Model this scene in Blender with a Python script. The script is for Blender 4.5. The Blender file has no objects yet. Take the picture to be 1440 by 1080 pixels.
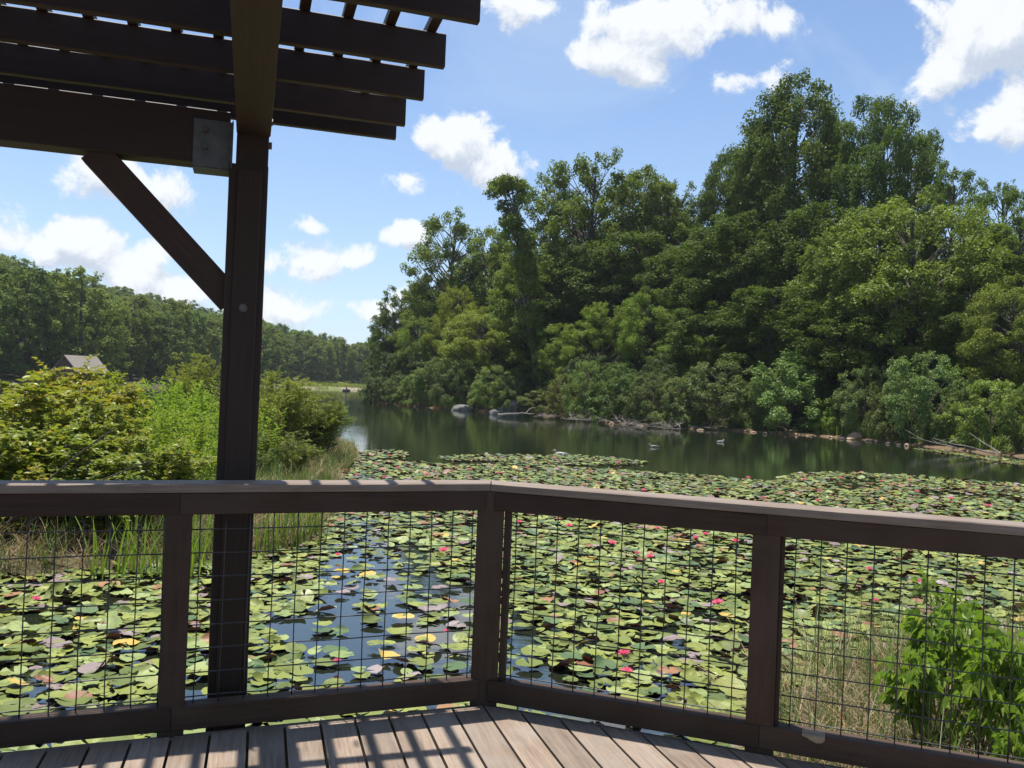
import bpy, math, random
import numpy as np
from mathutils import Vector, Matrix
R = math.radians
random.seed(7)
rng = np.random.default_rng(7)
scene = bpy.context.scene
COL = scene.collection

# ------------------------------------------------------------------ camera, sky, sun, exposure
FPX, ROLL, PITCH, EYE = 1190.0, R(2.3), R(.34), 2.1
F_ = np.array([0, math.cos(PITCH), math.sin(PITCH)])
_R0 = np.array([1., 0, 0]); _U0 = np.array([0, -math.sin(PITCH), math.cos(PITCH)])
R_ = _R0*math.cos(ROLL) + _U0*math.sin(ROLL)
U_ = -_R0*math.sin(ROLL) + _U0*math.cos(ROLL)
CAM = np.array([0, 0, EYE])
cd = bpy.data.cameras.new('camera'); cam = bpy.data.objects.new('camera', cd); COL.objects.link(cam)
cd.sensor_width = 36; cd.lens = FPX/1440*36; cd.clip_start = .05; cd.clip_end = 8000
cam.matrix_world = Matrix(((R_[0], U_[0], -F_[0], 0), (R_[1], U_[1], -F_[1], 0), (R_[2], U_[2], -F_[2], EYE), (0, 0, 0, 1)))
scene.camera = cam
scene.view_settings.view_transform = 'Standard'; scene.view_settings.look = 'None'
scene.view_settings.gamma = 1; scene.view_settings.exposure = 0.90
scene.view_settings.use_curve_mapping = False

def ray(px, py):
    return R_*((px-720)/FPX) + U_*((540-py)/FPX) + F_
def G(px, py, z=0.):                      # where the sight line of a photo point meets the level z
    d = ray(px, py); t = (z-EYE)/d[2]
    return CAM + t*d
def P(px, py, dist):                      # a point at forward distance dist
    d = ray(px, py); return CAM + d*(dist/d[1])
def onwall(px, py, A, B):                 # where it meets the upright plane through A, B
    A = np.array(A, float); B = np.array(B, float); n = np.array([-(B-A)[1], (B-A)[0], 0])
    A3 = np.array([A[0], A[1], 0]); d = ray(px, py); t = ((A3-CAM)@n)/(d@n)
    return CAM + t*d

SUN = np.array([-.125, .155, 1.0]); SUN /= np.linalg.norm(SUN)
sl = bpy.data.lights.new('sun', 'SUN'); sun = bpy.data.objects.new('sun', sl); COL.objects.link(sun)
sl.energy = 4.6; sl.angle = R(.5); sl.color = (1, .955, .89)
sun.rotation_euler = Vector(SUN).to_track_quat('Z', 'Y').to_euler()

world = bpy.data.worlds.new('World'); scene.world = world; world.use_nodes = True
def build_sky():
    nt = world.node_tree; N = nt.nodes; L = nt.links; N.clear()
    def nd(t, **k):
        n = N.new(t)
        for a, b in k.items(): setattr(n, a, b)
        return n
    def m(op, a, b=None, c=None):
        n = nd('ShaderNodeMath', operation=op)
        for i, v in enumerate((a, b, c)):
            if v is None: continue
            if isinstance(v, (int, float)): n.inputs[i].default_value = v
            else: L.new(v, n.inputs[i])
        return n.outputs[0]
    out = nd('ShaderNodeOutputWorld'); bg = nd('ShaderNodeBackground'); L.new(bg.outputs[0], out.inputs[0])
    sky = nd('ShaderNodeTexSky', sky_type='NISHITA', sun_disc=False, sun_elevation=math.asin(SUN[2]),
             sun_rotation=math.atan2(SUN[0], SUN[1]), altitude=0, air_density=1.0, dust_density=.6, ozone_density=1.6)
    tc = nd('ShaderNodeTexCoord'); V = tc.outputs['Generated']
    blobs = [(930, 36, 125, 48, 1), (852, 76, 60, 34, 1), (1010, 28, 100, 40, 1), (1085, 32, 50, 26, .8), (745, 10, 75, 26, .75), (905, 96, 40, 22, .7),
             (636, 208, 62, 46, 1), (692, 240, 52, 40, 1), (604, 186, 32, 30, .9), (572, 254, 40, 26, .9), (576, 329, 32, 20, .9),
             (445, 372, 74, 32, 1), (490, 368, 36, 26, .8), (398, 436, 46, 38, .8), (524, 430, 46, 22, .9), (560, 415, 40, 20, .7),
             (112, 345, 46, 44, 1), (66, 360, 32, 24, .9), (186, 386, 80, 46, .9), (250, 405, 80, 38, .8), (150, 250, 86, 38, 1), (236, 262, 44, 34, .9),
             (1396, 52, 100, 58, 1), (1436, 140, 44, 56, 1), (1334, 96, 60, 30, .85), (1050, 112, 70, 20, .5), (436, 320, 20, 12, .6),
             (1520, 60, 120, 90, 1), (-80, 330, 90, 60, .9), (700, -180, 160, 60, .8), (1200, -260, 200, 70, .8), (300, -330, 200, 80, .8), (1433, 480, 50, 60, .8)]
    def density(vec):
        acc = None
        for (x, y, rx, ry, w) in blobs:
            d = ray(x, y); d = d/np.linalg.norm(d)
            s1, s2 = FPX/rx, FPX/ry
            sub = nd('ShaderNodeVectorMath', operation='SUBTRACT'); L.new(vec, sub.inputs[0]); sub.inputs[1].default_value = d
            mul = nd('ShaderNodeVectorMath', operation='MULTIPLY'); L.new(sub.outputs[0], mul.inputs[0]); mul.inputs[1].default_value = (s1, s1, s2)
            ln = nd('ShaderNodeVectorMath', operation='LENGTH'); L.new(mul.outputs[0], ln.inputs[0])
            v = m('MULTIPLY', m('SUBTRACT', 1.14, ln.outputs['Value']), w)
            acc = v if acc is None else m('MAXIMUM', acc, v)
        n1 = nd('ShaderNodeTexNoise'); L.new(vec, n1.inputs['Vector']); n1.inputs['Scale'].default_value = 13
        n1.inputs['Detail'].default_value = 9; n1.inputs['Roughness'].default_value = .64; n1.inputs['Distortion'].default_value = .25
        nz = m('MULTIPLY_ADD', n1.outputs['Fac'], 3.6, -1.8)
        return m('ADD', m('MAXIMUM', acc, -1.2), nz)
    d0 = density(V)
    off = nd('ShaderNodeVectorMath', operation='ADD'); L.new(V, off.inputs[0]); off.inputs[1].default_value = (-.006, 0, .022)
    d1 = density(off.outputs[0])
    cov = nd('ShaderNodeMapRange', interpolation_type='SMOOTHSTEP'); L.new(d0, cov.inputs[0]); cov.inputs[1].default_value = .12; cov.inputs[2].default_value = .58
    sh = nd('ShaderNodeMapRange', interpolation_type='SMOOTHSTEP'); L.new(m('SUBTRACT', d0, d1), sh.inputs[0])
    sh.inputs[1].default_value = -.55; sh.inputs[2].default_value = .38
    cc = nd('ShaderNodeMix', data_type='RGBA'); L.new(sh.outputs[0], cc.inputs[0])
    cc.inputs[6].default_value = (3.7, 4.15, 4.9, 1); cc.inputs[7].default_value = (6.1, 6.25, 6.4, 1)
    tint = nd('ShaderNodeMix', data_type='RGBA', blend_type='MULTIPLY'); tint.inputs[0].default_value = 1
    L.new(sky.outputs[0], tint.inputs[6]); tint.inputs[7].default_value = SKYTINT
    sep = nd('ShaderNodeSeparateXYZ'); L.new(V, sep.inputs[0])
    hz = m('MULTIPLY', m('POWER', 2.718, m('MULTIPLY', m('MAXIMUM', sep.outputs['Z'], 0.), -6.)), .62)
    wn = nd('ShaderNodeTexNoise'); L.new(V, wn.inputs['Vector']); wn.inputs['Scale'].default_value = 3.2; wn.inputs['Detail'].default_value = 8; wn.inputs['Roughness'].default_value = .6; wn.inputs['Distortion'].default_value = .8
    wr = nd('ShaderNodeMapRange'); L.new(wn.outputs['Fac'], wr.inputs[0]); wr.inputs[1].default_value = .45; wr.inputs[2].default_value = .8; wr.inputs[4].default_value = .55
    hm = nd('ShaderNodeMix', data_type='RGBA'); L.new(m('MAXIMUM', hz, wr.outputs[0]), hm.inputs[0]); L.new(tint.outputs[2], hm.inputs[6]); hm.inputs[7].default_value = (4.3, 5.1, 6.1, 1)
    mix = nd('ShaderNodeMix', data_type='RGBA'); L.new(m('MULTIPLY', cov.outputs[0], .95), mix.inputs[0])
    L.new(hm.outputs[2], mix.inputs[6]); L.new(cc.outputs[2], mix.inputs[7])
    L.new(mix.outputs[2], bg.inputs[0]); bg.inputs[1].default_value = .087
SKYTINT = (.88, .97, 1.07, 1)
build_sky()
world.cycles.sampling_method = 'MANUAL'; world.cycles.sample_map_resolution = 512

# ------------------------------------------------------------------ object helpers
def tag(o, label=None, cat=None, group=None, kind=None):
    if label: o['label'] = label
    if cat: o['category'] = cat
    if group: o['group'] = group
    if kind: o['kind'] = kind
    return o
def empty(name, loc=(0, 0, 0), rz=0, label=None, cat=None, group=None):
    o = bpy.data.objects.new(name, None); o.empty_display_size = .1; COL.objects.link(o)
    o.location = loc; o.rotation_euler = (0, 0, rz)
    return tag(o, label, cat, group)
def pmat(p):
    return Matrix.LocRotScale(p.location, p.rotation_euler, p.scale)
def link(name, me, parent=None, world=None):
    o = bpy.data.objects.new(name, me); COL.objects.link(o)
    if parent: o.parent = parent
    if world is not None:
        M = world if parent is None else chain(parent).inverted() @ world
        o.matrix_basis = M
    return o
def chain(o):
    M = o.matrix_basis.copy()
    while o.parent: o = o.parent; M = o.matrix_basis @ M
    return M
def copy_tree(o, parent=None):
    c = o.copy(); COL.objects.link(c)
    if parent: c.parent = parent
    for ch in [x for x in KIDS.get(o.name, [])]:
        copy_tree(ch, c)
    return c
KIDS = {}
def kids(o, *ch):
    KIDS.setdefault(o.name, []).extend(ch)

class MB:
    """collects vertices and faces, builds one mesh"""
    def __init__(s): s.V = []; s.Q = []; s.n = 0; s.rnd = []; s.mi = []
    def add(s, V, F, rnd=None, mi=0):
        V = np.asarray(V, float); F = np.asarray(F, int)
        s.V.append(V); s.Q.append(F + s.n); s.n += len(V)
        k = len(F); s.rnd.append(np.full(k, random.random()) if rnd is None else np.broadcast_to(rnd, k).astype(float))
        s.mi.append(np.full(k, mi))
    def box(s, lo, hi, M=None, mi=0):
        (x0, y0, z0), (x1, y1, z1) = lo, hi
        V = np.array([(x0, y0, z0), (x1, y0, z0), (x1, y1, z0), (x0, y1, z0), (x0, y0, z1), (x1, y0, z1), (x1, y1, z1), (x0, y1, z1)])
        if M is not None: V = V @ np.array(M.to_3x3()).T + np.array(M.translation)
        s.add(V, [(3, 2, 1, 0), (4, 5, 6, 7), (0, 1, 5, 4), (1, 2, 6, 5), (2, 3, 7, 6), (3, 0, 4, 7)], mi=mi)
    def tube(s, pts, rad, n=6, mi=0, rnd=None, cap=True):
        pts = np.asarray(pts, float); K = len(pts); rad = np.broadcast_to(rad, K)
        t = np.gradient(pts, axis=0); t /= np.linalg.norm(t, axis=1)[:, None]+1e-9
        ref = np.array([0., 0, 1]) if abs(t[:, 2]).mean() < .8 else np.array([1., 0, 0])
        a = np.cross(t, ref); a /= np.linalg.norm(a, axis=1)[:, None]+1e-9; b = np.cross(t, a)
        th = np.arange(n)/n*2*math.pi
        V = pts[:, None] + rad[:, None, None]*(np.cos(th)[None, :, None]*a[:, None] + np.sin(th)[None, :, None]*b[:, None])
        V = V.reshape(-1, 3); F = []
        i, j = np.meshgrid(np.arange(K-1), np.arange(n), indexing='ij'); j2 = (j+1) % n
        F = np.stack([i*n+j, i*n+j2, (i+1)*n+j2, (i+1)*n+j], -1).reshape(-1, 4)
        if cap and n == 6:
            e = (K-1)*n; F = np.vstack([F, [(3, 2, 1, 0), (5, 4, 3, 0), (e, e+1, e+2, e+3), (e, e+3, e+4, e+5)]])
        if cap and n == 4:
            e = (K-1)*n; F = np.vstack([F, [(3, 2, 1, 0), (e, e+1, e+2, e+3)]])
        s.add(V, F, rnd=rnd, mi=mi)
    def mesh(s, name, mats, smooth=False):
        me = bpy.data.meshes.new(name)
        V = np.vstack(s.V); Q = np.vstack(s.Q); k = len(Q)
        me.vertices.add(len(V)); me.vertices.foreach_set('co', V.ravel())
        me.loops.add(4*k); me.loops.foreach_set('vertex_index', Q.ravel())
        me.polygons.add(k); me.polygons.foreach_set('loop_start', np.arange(k)*4)
        me.polygons.foreach_set('loop_total', np.full(k, 4))
        for mt in (mats if isinstance(mats, (list, tuple)) else [mats]): me.materials.append(mt)
        me.polygons.foreach_set('material_index', np.concatenate(s.mi).astype(np.int32))
        me.polygons.foreach_set('use_smooth', np.full(k, bool(smooth)))
        at = me.attributes.new('rnd', 'FLOAT', 'FACE'); at.data.foreach_set('value', np.concatenate(s.rnd))
        me.update(); me.validate()
        return me
def norm(v): return v/(np.linalg.norm(v, axis=-1, keepdims=True)+1e-9)
def leaves(mb, C, D, Nn, L, W, rnd, fold=.25, droop=.0, kind='leaf', mi=0):
    """C base points, D pointing directions, Nn leaf normals"""
    n = len(C); D = norm(D); S = norm(np.cross(D, Nn)); Nn = np.cross(S, D)
    L = np.broadcast_to(L, n)[:, None]; W = np.broadcast_to(W, n)[:, None]
    def pt(u, w, h): return C + D*L*u + S*W*w + Nn*(W*h*fold) - np.array([0, 0, 1])*L*droop*u*u
    if kind == 'leaf':
        V = np.stack([pt(0, 0, 0), pt(.28, -.42, .8), pt(.62, -.40, .8), pt(1, 0, 0), pt(.62, .40, .8), pt(.28, .42, .8)], 1)
        F = np.array([(0, 1, 2, 3), (0, 3, 4, 5)])
        Fa = (np.arange(n)[:, None, None]*6 + F[None]).reshape(-1, 4); r = np.repeat(rnd, 2)
    else:
        V = np.stack([pt(0, 0, 0), pt(.45, -.5, 1), pt(1, 0, 0), pt(.5, .5, 1)], 1)
        Fa = np.arange(n*4).reshape(-1, 4); r = rnd
    mb.add(V.reshape(-1, 3), Fa, rnd=r, mi=mi)

# ------------------------------------------------------------------ materials
def new_mat(name):
    mt = bpy.data.materials.new(name); mt.use_nodes = True; nt = mt.node_tree; nt.nodes.clear()
    out = nt.nodes.new('ShaderNodeOutputMaterial')
    return mt, nt, out
class NT:
    def __init__(s, nt): s.nt = nt
    def n(s, t, ins=None, **k):
        n = s.nt.nodes.new(t)
        for a, b in k.items(): setattr(n, a, b)
        for a, b in (ins or {}).items():
            i = n.inputs[a]
            if hasattr(b, 'is_output'): s.nt.links.new(b, i)
            else: i.default_value = b
        return n
    def link(s, a, b): s.nt.links.new(a, b)
    def mixc(s, f, a, b, blend='MIX'):
        return s.n('ShaderNodeMix', {0: f, 6: a, 7: b}, data_type='RGBA', blend_type=blend).outputs[2]
    def math(s, op, a, b=0.0): return s.n('ShaderNodeMath', {0: a, 1: b}, operation=op).outputs[0]
    def noise(s, vec, scale, detail=4, rough=.55, dist=0):
        return s.n('ShaderNodeTexNoise', {'Vector': vec, 'Scale': scale, 'Detail': detail, 'Roughness': rough, 'Distortion': dist}).outputs['Fac']
    def rng(s, v, a, b, c=0., d=1.): return s.n('ShaderNodeMapRange', {0: v, 1: a, 2: b, 3: c, 4: d}).outputs[0]
def c4(c): return (c[0], c[1], c[2], 1)

def wood(name, c1, c2, rough=.7, scale=1., bump=.25, spec=.3, grey=None):
    mt, nt, out = new_mat(name); t = NT(nt)
    co = t.n('ShaderNodeTexCoord').outputs['Object']
    at = t.n('ShaderNodeAttribute', attribute_name='rnd').outputs['Fac']
    oi = t.n('ShaderNodeObjectInfo').outputs['Random']
    seed = t.math('MULTIPLY', t.math('ADD', at, oi), 37.)
    sv = t.n('ShaderNodeCombineXYZ', {0: seed, 1: seed, 2: seed}).outputs[0]
    v = t.n('ShaderNodeVectorMath', {0: co, 1: sv}, operation='ADD').outputs[0]
    mp = t.n('ShaderNodeMapping', {'Vector': v, 'Scale': (1.2*scale, 26*scale, 26*scale)}).outputs[0]
    g = t.noise(mp, 2.2, 7, .65, .6)
    fine = t.noise(t.n('ShaderNodeMapping', {'Vector': v, 'Scale': (6*scale, 160*scale, 160*scale)}).outputs[0], 1.5, 4, .6)
    blot = t.noise(v, 3.0, 4, .6)
    col = t.mixc(t.rng(g, .3, .7), c4(c1), c4(c2))
    col = t.mixc(t.rng(fine, .35, .75, 0., .5), col, c4([x*.55 for x in c1]))
    if grey: col = t.mixc(t.rng(blot, .42, .68, 0, .75), col, c4(grey))
    pr = t.rng(at, 0, 1, .78, 1.15)
    col = t.mixc(1., col, t.n('ShaderNodeCombineColor', {0: pr, 1: pr, 2: pr}).outputs[0], 'MULTIPLY')
    # knots
    vo = t.n('ShaderNodeTexVoronoi', {'Vector': t.n('ShaderNodeMapping', {'Vector': v, 'Scale': (1.0, 3.0, 3.0)}).outputs[0], 'Scale': 1.3})
    kn = t.rng(vo.outputs['Distance'], .03, .075, .75, 0.)
    col = t.mixc(kn, col, c4([x*.35 for x in c1]))
    bm = t.n('ShaderNodeBump', {'Height': t.math('ADD', g, t.math('MULTIPLY', fine, .6)), 'Strength': bump, 'Distance': .0007}).outputs[0]
    b = t.n('ShaderNodeBsdfPrincipled', {'Base Color': col, 'Roughness': rough, 'Normal': bm, 'Specular IOR Level': spec})
    t.link(b.outputs[0], out.inputs[0]); return mt

def foliage(name, ca, cb, cc=None, trans=.35, rough=.5, spec=.35, big=.6):
    """leaf green: varies leaf by leaf (rnd), clump by clump (noise) and plant by plant (object colour)"""
    mt, nt, out = new_mat(name); t = NT(nt)
    at = t.n('ShaderNodeAttribute', attribute_name='rnd').outputs['Fac']
    co = t.n('ShaderNodeTexCoord').outputs['Object']
    oi = t.n('ShaderNodeObjectInfo')
    nz = t.noise(co, big, 3, .6)
    f = t.math('ADD', t.math('MULTIPLY', at, .55), t.math('MULTIPLY', t.rng(nz, .3, .7), .45))
    col = t.mixc(f, c4(ca), c4(cb))
    if cc: col = t.mixc(t.rng(at, .955, .985), col, c4(cc))
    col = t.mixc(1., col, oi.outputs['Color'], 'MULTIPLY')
    b = t.n('ShaderNodeBsdfPrincipled', {'Base Color': col, 'Roughness': rough, 'Specular IOR Level': spec})
    tc = t.mixc(1., col, (1.25, 1.35, .55, 1), 'MULTIPLY')
    tr = t.n('ShaderNodeBsdfTranslucent', {'Color': tc})
    ms = t.n('ShaderNodeMixShader', {0: trans, 1: b.outputs[0], 2: tr.outputs[0]})
    t.link(ms.outputs[0], out.inputs[0]); return mt

def plain(name, c, rough=.7, metal=0., spec=.4, var=.25, scale=8., bump=0., c2=None):
    mt, nt, out = new_mat(name); t = NT(nt)
    co = t.n('ShaderNodeTexCoord').outputs['Object']
    nz = t.noise(co, scale, 5, .6)
    col = t.mixc(t.rng(nz, .3, .7), c4([x*(1-var) for x in c]), c4(c2 or [min(1, x*(1+var)) for x in c]))
    kw = {'Base Color': col, 'Roughness': rough, 'Metallic': metal, 'Specular IOR Level': spec}
    if bump: kw['Normal'] = t.n('ShaderNodeBump', {'Height': nz, 'Strength': bump, 'Distance': .05}).outputs[0]
    b = t.n('ShaderNodeBsdfPrincipled', kw); t.link(b.outputs[0], out.inputs[0]); return mt

M_frame = wood('dark_stained_timber', (.027, .0135, .0072), (.050, .025, .0135), .62, bump=.35, spec=.35)
M_rail = wood('weathered_rail_timber', (.036, .020, .0115), (.068, .038, .023), .66, bump=.4, spec=.25, grey=(.064, .043, .030))
M_cap = wood('weathered_cap_timber', (.130, .094, .070), (.28, .215, .165), .66, bump=.4, spec=.3, grey=(.22, .18, .15))
M_deck = wood('weathered_deck_board', (.145, .105, .075), (.31, .235, .172), .72, bump=.5, spec=.3, grey=(.25, .21, .17))
M_steel = plain('galvanised_steel', (.085, .09, .09), .65, .3, .5, .3, 14)
M_wire = plain('mesh_wire_metal', (.06, .06, .06), .42, .7, .5, .2, 20)
M_bolt = plain('rusty_bolt_metal', (.12, .10, .09), .5, .7, .5, .3, 30)
M_chip = plain('bare_splintered_wood', (.27, .20, .13), .9, 0, .2, .2, 25)
M_bark = plain('tree_bark', (.085, .072, .058), .9, 0, .2, .45, 2.5, .5)
M_twig = plain('grey_brown_twig', (.15, .12, .09), .9, 0, .2, .35, 5)
M_dead = plain('bleached_driftwood', (.20, .175, .145), .85, 0, .2, .3, 6)
M_rock = plain('lichened_grey_rock', (.16, .155, .14), .9, 0, .2, .5, 1.8, .8)
M_rock_tan = plain('tan_orange_rock', (.34, .235, .15), .9, 0, .2, .3, 2.5, .8)

# ------------------------------------------------------------------ ground
def sdf(poly, X, Y):
    """signed distance, positive inside"""
    poly = np.array(poly)[:, :2]; n = len(poly); d = np.full(X.shape, 1e9); ins = np.zeros(X.shape, bool)
    for i in range(n):
        x0, y0 = poly[i]; x1, y1 = poly[(i+1) % n]; ex, ey = x1-x0, y1-y0
        t = np.clip(((X-x0)*ex+(Y-y0)*ey)/(ex*ex+ey*ey+1e-12), 0, 1)
        d = np.minimum(d, np.hypot(X-x0-t*ex, Y-y0-t*ey))
        c = ((y0 > Y) != (y1 > Y)) & (X < ex*(Y-y0)/(ey+1e-12)+x0); ins ^= c
    return np.where(ins, d, -d)
def noise2(X, Y, s, seed=0):
    r = np.random.default_rng(seed); out = np.zeros_like(X)
    for k in range(5):
        a, b, p1, p2 = r.uniform(-1, 1), r.uniform(-1, 1), r.uniform(0, 7), r.uniform(0, 7); f = s*1.7**k
        out += np.sin(f*(X*a*1.9+Y*b)+p1)*np.cos(f*(Y*a*1.6-X*b*1.2)+p2)/1.5**k
    return out/2.2
LB = [G(*q) for q in [(-900, 1000), (-200, 850), (0, 812), (110, 806), (225, 792), (340, 784), (400, 774), (440, 758), (452, 722), (462, 690), (484, 662), (497, 643),
                      (486, 624), (440, 604), (300, 592), (150, 586), (-200, 577), (-900, 572)]]
IS = [G(*q) for q in [(522, 563), (560, 570), (600, 573), (650, 577), (700, 581), (750, 583), (800, 590), (850, 594), (900, 598), (960, 603), (1000, 604), (1050, 607),
                      (1100, 610), (1160, 614), (1200, 617), (1280, 626), (1340, 632), (1440, 643), (1700, 680)]]
IS += [np.array([160, 60, 0]), np.array([160, 260, 0]), np.array([-14, 230, 0])]
RB = [G(*q) for q in [(1088, 1085), (1098, 1010), (1140, 955), (1220, 925), (1330, 905), (1470, 890), (1800, 900)]] + [np.array([9, 2, 0]), np.array([3, 1.5, 0])]
FAR = [np.array([math.tan(R(a))*d, d, 0]) for a, d in [(-58, 60), (-46, 80), (-38, 98), (-31, 112), (-26, 122), (-23, 140), (-20, 165), (-17, 200), (-14.5, 230), (-12.6, 245), (-9, 250), (-5, 250)]]
FAR += [np.array([0, 900, 0]), np.array([-1500, 900, 0]), np.array([-1500, 100, 0])]
def hill_z(X, Y):
    th = np.degrees(np.arctan2(X, np.maximum(Y, 1))); D = np.hypot(X, Y)
    f = sdf(FAR, X, Y)
    top = np.interp(th, [-60, -40, -31, -27, -23, -19, -15, -12, -8], [29, 24, 19, 18, 17, 13, 7, 3, 1.5])
    rr = np.clip(f/np.interp(th, [-40, -20, -10], [95, 110, 60]), 0, 1)
    return np.minimum(1.0, .5+f*.08) + top*rr*rr*(3-2*rr)
def ground_z(X, Y):
    D = np.hypot(X, Y)
    z = np.full(X.shape, -1.1)
    lb = sdf(LB, X, Y)+.12*noise2(X, Y, 2.1, 3); z = np.maximum(z, np.where(lb > -.8, np.minimum(.30, .06+lb*.22)+.05*noise2(X, Y, 1.7, 4), -1.1))
    rb = sdf(RB, X, Y)+.06*noise2(X, Y, 4, 5); z = np.maximum(z, np.where(rb > -.5, np.minimum(.16, .03+rb*.25)+.02*noise2(X, Y, 5, 6), -1.1))
    il = sdf(IS, X, Y)+.35*noise2(X, Y, .5, 7); z = np.maximum(z, np.where(il > -2, np.minimum(.05+np.maximum(il-1.0, 0)*.10, 2.6)*1.0*(il > 0)+np.minimum(il, .0)*.4+np.minimum(np.maximum(il, 0), .5)*.22, -1.1))
    fl = sdf(FAR, X, Y); hz = hill_z(X, Y); z = np.maximum(z, np.where(fl > -3, np.where(fl > 0, hz, fl*.4+.5), -1.1))
    z = np.where(D > 900, 3.0, z)
    return z
GS = 0
def build_ground():
    th = np.concatenate([np.linspace(-180, -42, 40)[:-1], np.linspace(-42, 42, 420), np.linspace(42, 180, 40)[1:]])
    rr = np.concatenate([np.linspace(.5, 3, 6)[:-1], np.geomspace(3, 420, 330), np.geomspace(450, 5000, 14)])
    T, D = np.meshgrid(np.radians(th), rr, indexing='ij'); X = D*np.sin(T); Y = D*np.cos(T)
    Z = ground_z(X, Y); n, k = X.shape
    V = np.stack([X, Y, Z], -1).reshape(-1, 3)
    i, j = np.meshgrid(np.arange(n-1), np.arange(k-1), indexing='ij')
    Fq = np.stack([i*k+j, (i+1)*k+j, (i+1)*k+j+1, i*k+j+1], -1).reshape(-1, 4)[:, ::-1]
    mb = MB(); mb.add(V, Fq)
    mt, nt, out = new_mat('soil_and_grass'); t = NT(nt)
    at = t.n('ShaderNodeAttribute', attribute_name='soil').outputs['Color']
    co = t.n('ShaderNodeTexCoord').outputs['Object']
    n1 = t.noise(co, 1.3, 8, .65); n2 = t.noise(co, 14, 5, .7)
    col = t.mixc(t.rng(n1, .3, .7, 0., .6), at, (.055, .05, .028, 1)); col = t.mixc(t.rng(n2, .4, .75, 0., .5), col, (.16, .12, .07, 1))
    bm = t.n('ShaderNodeBump', {'Height': n2, 'Strength': .8, 'Distance': .05}).outputs[0]
    b = t.n('ShaderNodeBsdfPrincipled', {'Base Color': col, 'Roughness': .95, 'Normal': bm, 'Specular IOR Level': .1}); t.link(b.outputs[0], out.inputs[0])
    me = mb.mesh('ground', mt, True)
    xs, ys = V[:, 0], V[:, 1]; c = np.tile(np.array([.05, .06, .025, 1.]), (len(V), 1))
    il = sdf(IS, xs, ys); c[(il > -3) & (il < .55)] = (.17, .11, .065, 1); c[(il >= .55)] = (.045, .06, .02, 1)
    fl = sdf(FAR, xs, ys); thd = np.degrees(np.arctan2(xs, np.maximum(ys, 1)))
    c[(fl > -2) & (fl < 3)] = (.06, .055, .03, 1); c[(fl > -2) & (fl < .4) & (thd > -17)] = (.30, .26, .19, 1); c[(fl >= .4) & (thd > -17)] = (.17, .22, .07, 1); c[(fl >= 3) & (thd <= -17)] = (.035, .045, .02, 1)
    lb = sdf(LB, xs, ys); c[(lb > -1)] = (.10, .085, .045, 1)
    rb = sdf(RB, xs, ys); c[(rb > -.6)] = (.085, .062, .038, 1)
    ca = me.attributes.new('soil', 'FLOAT_COLOR', 'POINT'); ca.data.foreach_set('color', c.ravel())
    tag(link('ground', me), kind='structure')
build_ground()

# water
def build_water():
    mt, nt, out = new_mat('pond_water'); t = NT(nt)
    co = t.n('ShaderNodeTexCoord').outputs['Object']
    w1 = t.noise(t.n('ShaderNodeMapping', {'Vector': co, 'Scale': (1.0, 2.2, 1)}).outputs[0], 2.6, 4, .6, .3)
    w2 = t.noise(t.n('ShaderNodeMapping', {'Vector': co, 'Scale': (.5, 1.6, 1)}).outputs[0], .5, 3, .5)
    calm = t.rng(t.noise(co, .05, 3, .6), .35, .65, .25, 1.)
    h = t.math('MULTIPLY', t.math('ADD', t.math('MULTIPLY', w1, .10), t.math('MULTIPLY', w2, .16)), calm)
    bm = t.n('ShaderNodeBump', {'Height': h, 'Strength': .34, 'Distance': .10}).outputs[0]
    b = t.n('ShaderNodeBsdfPrincipled', {'Base Color': (.013, .018, .010, 1), 'Roughness': .03, 'IOR': 1.75, 'Normal': bm, 'Specular IOR Level': 1.0})
    t.link(b.outputs[0], out.inputs[0])
    mb = MB(); n = 24
    rr = [0, 5, 20, 60, 200, 800]; th = np.linspace(0, 2*math.pi, n, endpoint=False)
    V = np.array([(r*math.cos(a), r*math.sin(a), 0.) for r in rr for a in th])
    V[:n] *= 0; V[:n, 0] = 0.001*np.cos(th); V[:n, 1] = .001*np.sin(th)
    F = [(i*n+j, (i+1)*n+j, (i+1)*n+(j+1) % n, i*n+(j+1) % n) for i in range(len(rr)-1) for j in range(n)]
    mb.add(V, F); tag(link('water', mb.mesh('water', mt)), kind='structure')
build_water()
def gz(x, y): return float(ground_z(np.array([x]), np.array([y]))[0])

# ------------------------------------------------------------------ timber helpers
def board_me(name, L, W, T, mat, ch=.004, rnd=None, wear=0):
    """a board: length along x (centred), width y, thickness z; edges chamfered"""
    mb = MB(); K = max(2, int(L/.25)) if wear else 2
    xs = np.linspace(-L/2, L/2, K)
    prof = np.array([(-W/2+ch, -T/2), (W/2-ch, -T/2), (W/2, -T/2+ch), (W/2, T/2-ch), (W/2-ch, T/2), (-W/2+ch, T/2), (-W/2, T/2-ch), (-W/2, -T/2+ch)])
    V = np.array([(x+(0), y, z) for x in xs for (y, z) in prof])
    if wear: V[:, 1:] += np.repeat(np.random.default_rng(int(L*1e4) % 999).normal(0, wear, (K, 2)), 8, axis=0)
    F = [(i*8+j, i*8+(j+1) % 8, (i+1)*8+(j+1) % 8, (i+1)*8+j) for i in range(K-1) for j in range(8)]
    e = (K-1)*8
    F += [(3, 2, 1, 0), (7, 4, 3, 0), (7, 6, 5, 4), (e, e+1, e+2, e+3), (e, e+3, e+4, e+7), (e+4, e+5, e+6, e+7)]
    mb.add(V, np.array(F)[:, ::-1], rnd=rnd)
    return mb.mesh(name, mat)
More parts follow.
